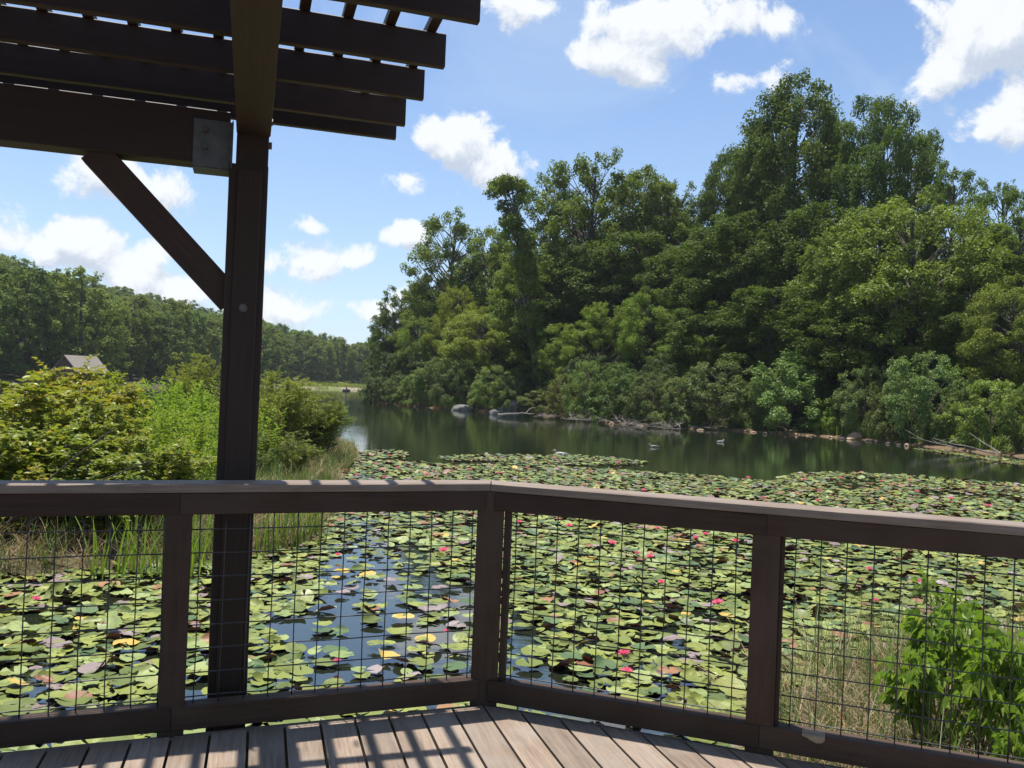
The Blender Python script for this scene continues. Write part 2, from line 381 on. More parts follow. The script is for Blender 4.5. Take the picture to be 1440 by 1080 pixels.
def board(name, A, B, W, T, mat, parent, up=(0, 0, 1), **k):
    """board whose centre line runs A to B; thickness T measured along 'up'"""
    A = Vector(A); B = Vector(B); x = (B-A); L = x.length; x.normalize(); u = Vector(up)
    y = u.cross(x).normalized(); z = x.cross(y)
    M = Matrix((x, y, z)).transposed().to_4x4(); M.translation = (A+B)/2
    return link(name, board_me(name, L, W, T, mat, **k), parent, M)

# ------------------------------------------------------------------ deck
ZD = .6
CL, CR, CC = np.array([-1.974, 3.294]), np.array([1.998, 3.27]), np.array([-.08, 4.014])
uL = (CC-CL)/np.linalg.norm(CC-CL); uR = (CR-CC)/np.linalg.norm(CR-CC)
nL = np.array([-uL[1], uL[0]]); nR = np.array([-uR[1], uR[0]])         # outward (away from the viewer)
LL = CC-uL*3.6; RR = CC+uR*3.6
def build_deck():
    ang = R(16.4); a = np.array([math.cos(ang), math.sin(ang)]); b = np.array([-a[1], a[0]])
    def bend(s):     # where the plank line a-coordinate s meets the edge
        best = 1e9
        for (Q, n) in ((CC, nL), (CC, nR)):
            den = b@n; t = ((Q-a*s)@n)/den; best = min(best, t)
        return best
    mb = MB(); pitch = .1515; w = .1395
    s0 = .005
    for k in range(-24, 24):
        l = s0+k*pitch; r = l+w; cuts = [l, r]; sc = a@CC
        if l < sc < r: cuts = [l, sc, r]
        for c0, c1 in zip(cuts[:-1], cuts[1:]):
            q = [(c0, -1.6), (c1, -1.6), (c1, bend(c1)-.004), (c0, bend(c0)-.004)]
            V = []
            for z in (-.038, 0):
                for (s, t) in q: V.append((t, -s, z))              # local x along the plank
            mb.add(V, [(3, 2, 1, 0), (4, 5, 6, 7), (0, 1, 5, 4), (1, 2, 6, 5), (2, 3, 7, 6), (3, 0, 4, 7)], rnd=(k*0.377) % 1)
    o = link('deck', mb.mesh('deck', M_deck), None, Matrix.Translation((0, 0, ZD)) @ Matrix.Rotation(R(90)+ang, 4, 'Z'))
    tag(o, kind='structure')
    for (A, B, n) in ((LL, CC, nL), (CC, RR, nR)):
        c = n*.022
        p = board('rim_joist', (*(A+c), ZD-.135), (*(B+c), ZD-.135), .042, .25, M_deck, None, wear=.0015)
        tag(p, kind='structure')
    for s in (-2.2, .8, 2.4):
        for t in (.6, 2.9):
            q = a*s+b*t; tag(board('pier', (*q, -1.2), (*q, ZD-.05), .14, .14, M_frame, None, up=(1, 0, 0)), kind='structure')
build_deck()

# ------------------------------------------------------------------ railing
def build_railing():
    root = empty('railing', (*CC, ZD), label='dark brown timber railing with square wire mesh around the deck corner', cat='railing')
    ZT = 1.65
    D3 = lambda q, z: (q[0], q[1], z)
    for (A, B, n, s) in ((LL, CC, nL, -1), (CC, RR, nR, 1)):
        u = (B-A)/np.linalg.norm(B-A)
        # mitred cap made as a prism
        W = .14; mi = nL+nR; mi /= np.linalg.norm(mi); mm = 1/(mi@n)
        g = u*(.0015 if s > 0 else -.0015)
        if s < 0: pts = [A, B+g, B+mi*mm*W+g, A+n*W]
        else: pts = [A+g, B, B+n*W, A+mi*mm*W+g]
        X = Vector((*u, 0)); Y = Vector((*n, 0)); M = Matrix((X, Y, Vector((0, 0, 1)))).transposed().to_4x4(); c = (A+B)/2; M.translation = (c[0], c[1], ZT-.019)
        Mi = M.inverted(); q = [Mi @ Vector((p[0], p[1], ZT-.019)) for p in pts]; mb = MB()
        K = 16; V = []; rs = np.random.default_rng(4+s)
        for i in range(K+1):
            f = i/K; w0 = rs.normal(0, .0012)
            a0 = q[0].lerp(q[1], f); a1 = q[3].lerp(q[2], f)
            for (pp, y, z) in ((a0, .004, -.019), (a0, w0, -.015), (a0, w0, .014), (a0, .005, .019), (a1, -.005, .019), (a1, 0, .014), (a1, 0, -.015), (a1, -.004, -.019)):
                V.append((pp.x, pp.y+y, z))
        F = [(i*8+j, i*8+(j+1) % 8, (i+1)*8+(j+1) % 8, (i+1)*8+j) for i in range(K) for j in range(8)]; e = K*8
        F += [(3, 2, 1, 0), (7, 4, 3, 0), (7, 6, 5, 4), (e, e+1, e+2, e+3), (e, e+3, e+4, e+7), (e+4, e+5, e+6, e+7)]
        mb.add(V, F, rnd=.55)
        link('cap_rail', mb.mesh('cap_rail', M_cap), root, M)
    # posts along each side
    pl = onwall(247, 850, CL, CC)[:2]; pr = onwall(1073, 880, CC, CR)[:2]
    posts = []
    def rails(A, B, n, u, last=0):
        o = n*.045
        board('top_rail', D3(A+o, ZT-.038-.046), D3(B+o, ZT-.038-.046), .074, .092, M_rail, root, wear=.0006)
        board('bottom_rail', D3(A+n*.046, ZD+.067), D3(B+n*.046, ZD+.067), .080, .100, M_rail, root, wear=.0008)
    g = .002
    rails(LL, pl-uL*g, nL, uL); rails(pl+uL*g, CC-uL*.02, nL, uL)
    rails(CC+uR*.02, pr-uR*g, nR, uR); rails(pr+uR*g, RR, nR, uR)
    for q, n, w in ((pl, nL, .104), (pl-uL*1.45, nL, .104), (pr, nR, .115), (pr+uR*1.3, nR, .104)):
        c = q+n*(.012+w/2)
        board('post', D3(c, ZD-.22), D3(c, ZT-.041), w, w, M_rail, root, up=(n[0], n[1], 0))
    mi = nL+nR; mi /= np.linalg.norm(mi); c = CC+mi*.072+np.array([.004, 0])
    board('post', D3(c, ZD-.22), D3(c, ZT-.041), .128, .128, M_rail, root, up=(mi[0], mi[1], 0))
    # trim strips beside the posts
    for q, n, u, w in ((pr+uR*.066, nR, uR, .02), (CC+uR*.076, nR, uR, .030)):
        c = q+n*.052; board('nailing_strip', D3(c, ZD+.119), D3(c, ZT-.132), .034, w, M_rail, root, up=(u[0], u[1], 0))
    # wire panels
    def panel(A, B, n, z0=ZD+.08, z1=ZT-.09, ph=.05):
        L = np.linalg.norm(B-A); u = (B-A)/L; c = (A+B)/2+n*.05
        X = Vector((*u, 0)); Y = Vector((*n, 0)); M = Matrix((X, Y, Vector((0, 0, 1)))).transposed().to_4x4(); M.translation = (c[0], c[1], 0)
        mb = MB(); r = .0028; rr = np.random.default_rng(int(L*1000))
        for x in np.arange(-L/2+ph, L/2, .1016):
            k = 7; zs = np.linspace(z0, z1, k); mb.tube(np.stack([x+rr.normal(0, .0012, k), np.full(k, -.0024)+rr.normal(0, .0008, k), zs], 1), r, 6)
        for z in np.arange(z0+.06, z1, .1016):
            k = 9; xs = np.linspace(-L/2, L/2, k); mb.tube(np.stack([xs, np.full(k, .0024)+rr.normal(0, .0008, k), z+rr.normal(0, .0012, k)], 1), r, 6)
        link('wire_panel', mb.mesh('wire_panel', M_wire, True), root, M)
    panel(LL, pl-uL*.05, nL, ph=.04); panel(pl+uL*.05, CC-uL*.05, nL, ph=.035); panel(CC+uR*.09, pr-uR*.05, nR, ph=.03); panel(pr+uR*.07, RR, nR, ph=.05)
    # splintered chip where the lower rail has broken
    q = onwall(1145, 1052, CC, CR); mb = MB(); M = Matrix((Vector((*uR, 0)), Vector((*nR, 0)), Vector((0, 0, 1)))).transposed().to_4x4(); M.translation = (q[0], q[1], ZD+.110)
    V = []; K = 9
    for i in range(K):
        x = -.05+.09*i/(K-1); h = .022*math.sin(math.pi*min(1, (i+.3)/K)**1.6)+.002*(i % 2)
        for (y, z) in ((-.0065, -h*1.0), (-.0068, .004), (.035, .0105), (.05, .0105)): V.append((x, y, z))
    mb.add(V, [(i*4+j, i*4+j+1, i*4+5+j, i*4+4+j) for i in range(K-1) for j in range(3)])
    o = link('splintered_patch', mb.mesh('splintered_patch', M_chip), root, M); o['label'] = 'pale bare splintered wood on the lower rail'
build_railing()

# ------------------------------------------------------------------ pergola
def build_pergola():
    an = R(17.2); a = np.array([math.cos(an), math.sin(an)]); b = np.array([-a[1], a[0]])
    AB = lambda s, t, z: (a[0]*s+b[0]*t, a[1]*s+b[1]*t, z)
    ab = lambda q: (q[0]*a[0]+q[1]*a[1], q[0]*b[0]+q[1]*b[1])
    A3, B3 = (a[0], a[1], 0), (b[0], b[1], 0)
    fr = P(332, 670, 3.86); ps, pt = ab(fr); w = .172; pt += w/2
    pc = AB(ps, pt, 0); root = empty('pergola', (pc[0], pc[1], 0), label='dark brown timber pergola with tall square post and slatted roof', cat='pergola')
    ztop = 3.055
    board('post', AB(ps, pt, -1.0), AB(ps, pt, ztop+.02), w, w, M_frame, root, up=B3, wear=.0008)
    board('post_cap_block', AB(ps+.012, pt, ztop-.01), AB(ps+.012, pt, 3.43), .142, .142, M_frame, root, up=B3)
    q = AB(ps+.004, pt-w/2-.004, 0); board('facing_board', (q[0], q[1], -.9), (q[0], q[1], 3.05), .108, .022, M_frame, root, up=B3, wear=.0006)
    # beam towards the viewer
    sr = ps+.015
    board('radial_beam', AB(sr, pt-.07, 3.325), AB(sr, .2, 3.325), .150, .215, M_frame, root, wear=.0008)
    # beam to the left
    board('side_beam', AB(ps-w/2+.004-.01, pt+.0, 3.19), AB(ps-5, pt+.0, 3.19), .13, .245, M_frame, root, wear=.0008)
    # brace
    L = 1.0; x0 = ps-w/2+.03
    board('brace', AB(x0, pt, 3.055-.60), AB(x0-.60, pt, 3.055+.02), .10, .125, M_frame, root, up=(a[0]*.71, a[1]*.71, .71))
    # bracket
    br = MB(); s1 = ps-w/2+.012; s0 = s1-.17; f = pt-.065-.006
    Mx = Matrix((Vector(A3), Vector(B3), Vector((0, 0, 1)))).transposed().to_4x4()
    br.box((s0, f, 3.045), (s1, f+.005, 3.262), Mx); br.box((s0, f, 3.043), (s1, pt+.066, 3.049), Mx); br.box((s1-.006, f-.03, 3.049), (s1, f, 3.262), Mx)
    bk = link('steel_bracket', br.mesh('steel_bracket', M_steel), root, Matrix.Identity(4))
    for (ds, dz) in ((.05, .17), (.05, .09)):
        mb = MB(); c = np.array(AB(s0+ds, f-.0, 3.045+dz)); mb.tube([c, c-np.array(B3)*.004], .017, 6); mb.tube([c-np.array(B3)*.004, c-np.array(B3)*.016], .011, 6)
        link('bolt', mb.mesh('bolt', M_bolt), bk, Matrix.Identity(4))
    for z in (3.30, 3.19):
        mb = MB(); c = np.array(AB(ps+.012+.071, pt-.02, z)); mb.tube([c, c+np.array(A3)*.014], .017, 6); link('bolt', mb.mesh('bolt', M_bolt), root, Matrix.Identity(4))
    mb = MB(); c = np.array(AB(ps, pt-w/2-.014, 2.42)); mb.tube([c, c-np.array(B3)*.004], .020, 6); mb.tube([c-np.array(B3)*.004, c-np.array(B3)*.016], .012, 6); link('bolt', mb.mesh('bolt', M_bolt), root, Matrix.Identity(4))
    # rafters
    ZR = 3.44; hR = .140; sc = (ZR-EYE)/1.25
    ends = [(675, 30), (626, 94), (596, 139), (570, 176), (557, 195)]
    ts = [];
    for e in ends:
        q = G(*e, ZR); s, t = ab(q); ts.append(t); se = s
        board('rafter', AB(se, t+.02, ZR+hR/2), AB(se-5.2, t+.02, ZR+hR/2), .040, hR, M_frame, root, wear=.0012)
    S = ab(G(596, 139, ZR))[0]
    for k in range(1, 5):
        t = ts[0]-.406*k; board('rafter', AB(S, t+.02, ZR+hR/2), AB(S-5.2, t+.02, ZR+hR/2), .040, hR, M_frame, root)
    for k in range(27):
        s = S-.055-k*.172; board('slat', AB(s, ts[-1]+.17, ZR+hR+.021), AB(s, ts[0]-1.9, ZR+hR+.021), .042, .040, M_frame, root, wear=.0012)
build_pergola()

# ------------------------------------------------------------------ foliage builders
def rnd_dir(n, g=rng):
    v = g.normal(0, 1, (n, 3)); return norm(v)
def tree_meshes(name, seed, H, Rc, base, prof, ncl, cr, nleaf, lL, lW, mats, flat=.98, limb=.6, tr=.022, inner=.35, lump=.22, sub=6, kind='quad', updraft=.0, droop=0., lean=(0, 0)):
    g = np.random.default_rng(seed); mb = MB(); tk = MB()
    ax = lambda z: np.array([lean[0]*(z/H)**1.4+.012*H*math.sin(z/H*5+seed), lean[1]*(z/H)**1.4+.012*H*math.cos(z/H*4+seed*2), z])
    zs = np.linspace(0, H*.90, 9); tk.tube(np.array([ax(z) for z in zs]), H*tr*(1-zs/H*.93)*(1+.5*np.exp(-zs/H*18)), 6)
    ph = g.uniform(0, 6.28, 4); cents = []; tries = 0
    while len(cents) < ncl and tries < 9000:
        tries += 1; t = g.uniform(0, 1)
        pr = prof(t)
        if g.uniform() > pr+.12: continue
        a = g.uniform(0, 6.283); ll = 1+lump*(math.sin(2*a+ph[0]+t*3)+.7*math.sin(3*a+ph[1]-t*5)+.5*math.sin(5*a+t*9+ph[2]))/1.5
        c_r = cr*g.uniform(.7, 1.25)*(.55+.45*pr)
        rr = max(0, Rc*pr*ll-c_r*.8)*(g.uniform(inner, 1)**.5)
        z = H*base+(H*(1-base)-c_r*flat*.6)*t
        p = ax(z)+np.array([rr*math.cos(a), rr*math.sin(a), 0])
        if any(np.linalg.norm((p-q[0])*np.array([1, 1, 1/flat])) < .60*min(c_r, q[1]) for q in cents): continue
        cents.append((p, c_r))
    for (p, c_r) in cents:
        if g.uniform() < limb:
            h = np.hypot(p[0], p[1]); z0 = max(H*base*.6, p[2]-h*g.uniform(.5, 1.1)-.3); z0 = min(z0, H*.85); s = ax(z0)
            mid = s*.5+p*.5+np.array([0, 0, -.10*h]); 
            tt = np.linspace(0, 1, 5)[:, None]; pts = (1-tt)**2*s+2*tt*(1-tt)*mid+tt**2*(p+np.array([0, 0, .2*c_r]))
            r0 = H*tr*.30*(1-z0/H)+.008*H*.25; tk.tube(pts, np.linspace(r0, r0*.25, 5), 4, cap=False)
    w = np.array([c[1]**2 for c in cents]); w /= w.sum(); cnt = (w*nleaf).astype(int)
    C = []; O = []
    for (p, c_r), k in zip(cents, cnt):
        sc = rnd_dir(sub, g)*g.uniform(.45, .8, (sub, 1)); sc[:, 2] = sc[:, 2]*.9+.08; sr = g.uniform(.38, .62, sub)
        idx = g.integers(0, sub, k); v = rnd_dir(k, g); v[:, 2] += .18; v = norm(v)
        rad = g.uniform(.25, 1, k)**.5
        q = sc[idx]+v*(sr[idx]*rad)[:, None]; q *= np.array([1, 1, flat])
        C.append(p+q*c_r); O.append(norm(v*.7+norm(q)*.6))
    C = np.vstack(C); O = np.vstack(O); n = len(C)
    Nn = norm(O*.55+np.array([0, 0, .52])+g.normal(0, .40, (n, 3)))
    D = norm(np.cross(Nn, rnd_dir(n, g))); D[:, 2] -= .25; D[:, 2] += updraft; D = norm(D)
    s = g.uniform(.65, 1.3, n)
    leaves(mb, C, D, Nn, lL*s, lW*s, g.uniform(0, 1, n), kind=kind, droop=droop)
    return tk.mesh(name+'_trunk', mats[1]), mb.mesh(name+'_crown', mats[0])

F_oak = foliage('oak_foliage', (.078, .112, .022), (.180, .232, .046), trans=.32, spec=.18, rough=.55)
F_light = foliage('maple_foliage', (.120, .165, .030), (.235, .285, .055), trans=.30, spec=.2)
F_bush = foliage('shore_bush_foliage', (.095, .128, .040), (.195, .235, .075), (.20, .17, .07), trans=.30, big=1.2, spec=.25)
F_conif = foliage('cypress_foliage', (.042, .062, .024), (.075, .100, .034), trans=.18)
F_hill = foliage('hillside_foliage', (.090, .130, .030), (.180, .230, .055), trans=.26, big=.35, spec=.12, rough=.6)
F_near = foliage('vine_shrub_leaf', (.130, .165, .028), (.285, .300, .052), (.40, .27, .05), trans=.40, spec=.4, rough=.42, big=2.)
F_weed = foliage('weed_leaf', (.125, .185, .034), (.235, .300, .062), trans=.42, big=2.)
F_will = foliage('willow_bush_leaf', (.080, .110, .036), (.160, .185, .058), (.2, .18, .06), trans=.3, big=2.)
F_big = foliage('broad_plant_leaf', (.10, .18, .035), (.215, .31, .06), (.30, .33, .08), trans=.42, spec=.45, rough=.4, big=3.)
F_blade = foliage('green_blade', (.075, .125, .035), (.15, .20, .055), trans=.3, big=3.)
F_straw = foliage('dry_straw', (.16, .115, .065), (.36, .28, .17), (.42, .17, .07), trans=.2, spec=.2, rough=.7, big=3.)

ov = lambda t: math.sqrt(max(.04, 1-((t-.42)/.61)**3)) if t > .42 else 1-.30*((.42-t)/.42)**2
rd = lambda t: max(.15, math.sqrt(max(0, 1-(2*t*.92-.84+.0)**2*.95)))
cone = lambda t: max(.10, (1-t)**.75*.95)
wide = lambda t: math.sqrt(max(.06, 1-((t-.55)/.48)**3)) if t > .55 else 1-.45*((.55-t)/.55)**1.5
dome = lambda t: max(.2, math.sqrt(max(0, 1-t*t*.93)))
PT = {}
def proto(key, H, Rc, *a, **k):
    PT[key] = (tree_meshes(key, *a[:1], H, Rc, *a[1:], **k), H, Rc)
TM = [F_oak, M_bark]; TL = [F_light, M_bark]; TB = [F_bush, M_twig]; TC = [F_conif, M_bark]; TH = [F_hill, M_bark]
proto('oakA', 20, 5.5, 11, .10, ov, 250, 1.08, 72000, .21, .15, mats=TM)
proto('oakB', 20, 5.5, 12, .14, wide, 235, 1.08, 68000, .21, .15, mats=TM, lump=.32)
proto('oakC', 20, 5.0, 13, .06, ov, 260, 1.0, 70000, .205, .145, mats=TM, lump=.28)
proto('airyA', 20, 5.0, 21, .25, wide, 125, .95, 30000, .21, .15, mats=TM, lump=.38, limb=1., sub=5)
proto('airyB', 20, 4.6, 22, .20, ov, 130, .88, 30000, .205, .145, mats=TM, lump=.4, limb=1., sub=5)
proto('mapleA', 16, 6.5, 31, .20, rd, 270, .92, 60000, .19, .13, mats=TL, lump=.24, flat=.88)
proto('mapleB', 13, 4.5, 32, .04, ov, 200, .72, 42000, .155, .10, mats=TL, lump=.32, flat=.9)
proto('cypress', 15, 2.6, 41, .12, cone, 70, .80, 11000, .20, .13, mats=TC, lump=.4, flat=.45, limb=1.)
for k, (pf, s) in enumerate([(dome, 51), (rd, 52), (dome, 53), (rd, 54)]):
    proto('bush%d' % k, 4.5, 2.6, s, .02, pf, 110, .44, 20000, .125, .075, mats=TB, lump=.3, tr=.012)
for k, (pf, s) in enumerate([(ov, 61), (wide, 62), (ov, 63), (cone, 64)]):
    proto('hill%d' % k, 16, 4.6, s, .08, pf, 110, .92, 12000, .36, .27, mats=TH, lump=.3, limb=.25)

PROTO_OBJ = {}
def plant(name, key, x, y, z, sx, sz, rz, tint, label, cat, group=None, tn='trunk', cn='crown'):
    (tm, cm), H, Rc = PT[key]
    root = empty(name, (x, y, z), rz, label, cat, group); root.scale = (sx, sx, sz)
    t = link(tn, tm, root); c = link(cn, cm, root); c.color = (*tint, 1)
    return root
def shore_d(px):
    best = 60.
    for a, b in zip(IS[:18], IS[1:19]):
        d = ray(px, 560); k = d[0]/d[1]; fa, fb = a[0]-k*a[1], b[0]-k*b[1]
        if fa*fb <= 0: t = fa/(fa-fb+1e-9); best = a[1]+t*(b[1]-a[1])
    return best
def tree_px(key, px, ty, wpx, dist, tint, label, cat='tree', name='broadleaf_tree', group=None, rz=None, sink=.1):
    top = P(px, ty, dist); x, y = top[0], top[1]; z0 = gz(x, y)-sink
    H = top[2]-z0; (m, pH, pR) = PT[key]
    return plant(name, key, x, y, z0, wpx*dist/FPX/2/pR, H/pH, random.uniform(0, 6.28) if rz is None else rz, tint, label, cat, group,
                 tn='stems' if cat in ('bush', 'shrub') else 'trunk', cn='foliage' if cat in ('bush', 'shrub') else 'crown')
W1 = (1, 1, 1)
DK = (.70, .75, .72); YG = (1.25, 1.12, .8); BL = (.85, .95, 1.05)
gB = 'tall trees of the wooded island'
trees = [
 ('airyA', 640, 296, 130, 100, (1.2, 1.15, 1), 'airy tall tree with twin open tops at the left end of the island wood', gB),
 ('oakC', 690, 325, 130, 98, (1.1, 1.1, 1), 'round green tree behind the slim bare trunk on the island', gB),
 ('oakB', 612, 390, 120, 104, (1.15, 1.1, .9), 'green tree sloping down toward the narrow tip of the island', gB),
 ('airyB', 790, 240, 140, 88, (1.05, 1.05, 1), 'tall dark tree right of the slim trunk, with ragged top', gB),
 ('airyA', 838, 214, 165, 84, (1.12, 1.1, .95), 'tall open-crowned tree, highest of the middle island trees', gB),  # raised tints here paint sunlight into the middle crowns
 ('oakB', 905, 244, 150, 86, (1.1, 1.08, .95), 'rounded tall tree between the open crown and the big dark oak', gB),
 ('airyB', 945, 246, 120, 82, (1.1, 1.1, .95), 'open-branched tree with sky gaps left of the big dark oak', gB),
 ('oakA', 1022, 212, 110, 80, DK, 'dark oak forming the left shoulder of the tallest tree', gB),
 ('oakC', 1072, 178, 140, 76, (.8, .85, .78), 'dense dark tree just left of the tallest crown', gB),
 ('oakA', 1128, 112, 200, 72, DK, 'tallest tree on the island, a dense dark rounded oak', gB),
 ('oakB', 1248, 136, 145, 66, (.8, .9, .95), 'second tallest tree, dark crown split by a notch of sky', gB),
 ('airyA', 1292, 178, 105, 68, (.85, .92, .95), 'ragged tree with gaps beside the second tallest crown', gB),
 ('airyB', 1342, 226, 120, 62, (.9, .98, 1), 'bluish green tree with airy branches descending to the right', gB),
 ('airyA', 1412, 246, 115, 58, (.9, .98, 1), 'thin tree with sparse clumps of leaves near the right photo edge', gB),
 ('oakC', 1040, 300, 190, 70, (.62, .68, .60), 'dark oak in deep shade under the tallest tree', gB),  # darkened tint, here and next tree: shade of the wood put into leaf colour
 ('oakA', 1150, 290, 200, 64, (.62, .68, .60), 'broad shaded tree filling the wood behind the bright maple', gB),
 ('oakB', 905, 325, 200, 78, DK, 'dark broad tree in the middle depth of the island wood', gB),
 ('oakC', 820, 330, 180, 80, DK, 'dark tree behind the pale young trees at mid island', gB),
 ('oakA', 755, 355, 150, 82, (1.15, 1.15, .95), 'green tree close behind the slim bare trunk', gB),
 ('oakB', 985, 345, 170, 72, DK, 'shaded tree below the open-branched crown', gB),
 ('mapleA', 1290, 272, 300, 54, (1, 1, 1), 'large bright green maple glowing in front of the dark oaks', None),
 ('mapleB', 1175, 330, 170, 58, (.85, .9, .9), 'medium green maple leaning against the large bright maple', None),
 ('oakC', 1090, 400, 200, 62, (.62, .68, .60), 'low dark tree behind the shore bushes under the tallest oak', gB),  # these low trees share the dark tint that paints the shaded band
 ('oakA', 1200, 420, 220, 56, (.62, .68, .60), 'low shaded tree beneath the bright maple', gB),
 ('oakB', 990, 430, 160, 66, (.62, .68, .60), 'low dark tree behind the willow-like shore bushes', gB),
 ('mapleB', 643, 402, 90, 90, (1.25, 1.1, .8), 'yellow green young tree near the left end of the island', None),
 ('mapleA', 690, 430, 165, 82, (1.12, 1.05, .82), 'wide pale green willow-like tree left of the slim bare trunk', None),
 ('mapleB', 590, 445, 80, 94, (.85, .92, .8), 'mid green small tree beside the dark ragged trees at the island tip', None),
 ('mapleB', 795, 455, 90, 74, (1.05, 1.08, .9), 'light young tree right of the slim bare trunk', None),
 ('mapleB', 846, 425, 110, 73, (1.05, 1.1, .85), 'fresh green young tree with pointed top in the middle of the island', None),
 ('mapleB', 915, 408, 120, 70, (.95, 1.05, .85), 'young tree with layered branches below the middle oaks', None),
 ('mapleB', 965, 470, 90, 65, (.95, 1.08, 1), 'small silvery green tree above the central shore bushes', None),
 ('airyB', 1432, 290, 130, 50, (.95, 1, .9), 'tree with hanging leaf clumps at the right edge above the maple', gB),
 ('mapleA', 1430, 385, 170, 45, (.95, .9, .8), 'sunlit olive green tree at the right end of the shore', None),
 ('oakB', 1370, 400, 180, 50, (.62, .68, .60), 'dark tree standing in the shade right of the bright maple', gB),  # shade beside the maple painted in by the same dark tint
 ('oakC', 560, 470, 60, 112, W1, 'small green tree behind the dark ragged trees at the island tip', gB),
 ('oakA', 1500, 330, 200, 56, W1, 'tree just at the right border behind the olive green one', gB),
]
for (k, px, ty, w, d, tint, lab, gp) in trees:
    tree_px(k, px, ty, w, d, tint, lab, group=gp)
for (px, ty, w, d, lab) in [(545, 432, 46, 112, 'dark ragged tree nearest the narrow tip of the island'), (567, 402, 52, 110, 'tallest dark ragged tree at the left end of the island'),
                            (588, 412, 50, 107, 'dark ragged tree closest to the green trees of the island')]:
    tree_px('airyB', px, ty, w*1.45, d, (.75, .8, .8), lab, name='ragged_tree', group='dark ragged trees at the island tip')
# slim tree with bare trunk
def slim_tree():
    g = np.random.default_rng(77); base = P(757, 545, 76); base[2] = gz(base[0], base[1])-.1; top = P(716, 252, 76); H = top[2]-base[2]
    lean = (top[0]-base[0], 0)
    root = empty('slim_tree', tuple(base), 0, 'slim leaning tree with a long bare grey trunk and a small high crown', 'tree')
    tk = MB(); mb = MB(); zs = np.linspace(0, 1, 12)
    ax = lambda t: np.array([lean[0]*t**1.1, 0, H*t])
    tk.tube(np.array([ax(t)+np.array([.12*math.sin(t*9), 0, 0]) for t in zs]), .20*(1-zs*.8), 6)
    C = []; O = []
    for k in range(44):
        t = g.uniform(.5, 1.0) if k > 5 else g.uniform(.35, .6)
        r = (1.55 if t > .75 else 1.25)*g.uniform(.3, 1)*(1.25-abs(t-.86)*2); a = g.uniform(0, 6.28); p = ax(t)+np.array([r*math.cos(a)+.4*(t < .85), r*math.sin(a), g.uniform(0, .4)])
        s = ax(max(.3, t-.10)); tk.tube(np.array([s, (s+p)/2+np.array([0, 0, -.1]), p]), [.05, .035, .015], 4, cap=False)
        n = 330; v = rnd_dir(n, g)*(g.uniform(.1, 1, (n, 1))**.5)*np.array([.85, .85, .6]); C.append(p+v); O.append(norm(v))
    C = np.vstack(C); O = np.vstack(O); n = len(C); Nn = norm(O*.5+np.array([0, 0, .6])+g.normal(0, .4, (n, 3))); D = norm(np.cross(Nn, rnd_dir(n, g)))
    leaves(mb, C, D, Nn, .25*g.uniform(.7, 1.2, n), .18, g.uniform(0, 1, n), kind='quad')
    link('trunk', tk.mesh('slim_trunk', M_bark), root); c = link('crown', mb.mesh('slim_crown', F_oak), root); c.color = (1.1, 1.1, 1, 1)
slim_tree()

bushes = [
 (540, 530, 50, 103, (.9, .95, .85), 'low bush hanging over the water at the island tip'), (566, 527, 52, 98, (.95, 1, .85), 'second bush from the island tip along the waterline'),
 (592, 518, 62, 94, (.9, 1, .8), 'green bush below the dark ragged trees'), (622, 500, 74, 87, (.85, .95, .8), 'bush below the yellow green young tree'),
 (656, 505, 72, 82, (.9, 1, .8), 'bush just behind the first grey boulder'), (692, 512, 66, 77, (1.1, 1.2, .9), 'light green bush between the two grey boulders'),
 (724, 520, 56, 75, (.8, .9, .8), 'dark bush above the larger grey boulder'), (762, 548, 66, 70, (1.0, .95, .8), 'low olive bush right of the larger boulder'),
 (795, 525, 60, 69, (1.2, 1, .75), 'brownish bush with dead twigs behind the driftwood'), (826, 505, 66, 68, (.95, 1.05, .85), 'upright bush left of the dark rounded bush'),
 (872, 513, 92, 63, (.75, .95, .65), 'dark rounded bush dropping to the driftwood'), (922, 522, 72, 61, (1.1, 1.1, 1.0), 'grey green bush above the pale twigs on the bank'),
 (957, 530, 80, 60, (1.0, 1, .95), 'fine-leaved bush in the middle of the shore'), (1008, 504, 116, 58, (1.05, 1.08, 1.05), 'large pale willow-like bush in the middle of the shore'),
 (1115, 494, 136, 55, (1.0, 1.2, 1.0), 'large glossy-leaved bush right of the willow-like bush'), (1062, 540, 60, 57, (1., 1.1, .95), 'small bush squeezed between two large shore bushes'),
 (1170, 560, 60, 53, (1.3, 1.5, .9), 'small bright green bush behind the grassy spot'), (1218, 512, 80, 50, (1.2, 1.25, 1.25), 'silvery bush above the tan boulder'),
 (1262, 530, 80, 47, (1.1, 1.05, .85), 'loose olive bush right of the tan boulder'), (1306, 492, 112, 45, (1.0, 1.15, 1.1), 'tall silvery bush overhanging the dark bank'),
 (1350, 545, 66, 43, (.9, 1, .8), 'dark bush beside the bleached fallen branch'), (1396, 532, 110, 41, (1.3, 1.4, .8), 'light green leafy bush above the fallen branch'),
 (1446, 540, 90, 39, (1.2, 1.3, .8), 'light green bush cut by the right photo edge'), (1330, 590, 60, 41, (.8, .9, .8), 'low dark bush at the bank before the fallen branch'),
]
for i, (px, ty, w, d, tint, lab) in enumerate(bushes):
    d = shore_d(px)+w*.013+.7; bb = [1.05, .78, 1.18, .9, .72, 1.1, .85][i % 7]; tint = tuple(c*bb for c in tint)
    tree_px('bush%d' % (i % 4), px, ty, w*1.12, d, tint, lab, cat='bush', name='shore_bush', group='bushes along the island shore')
k = 0
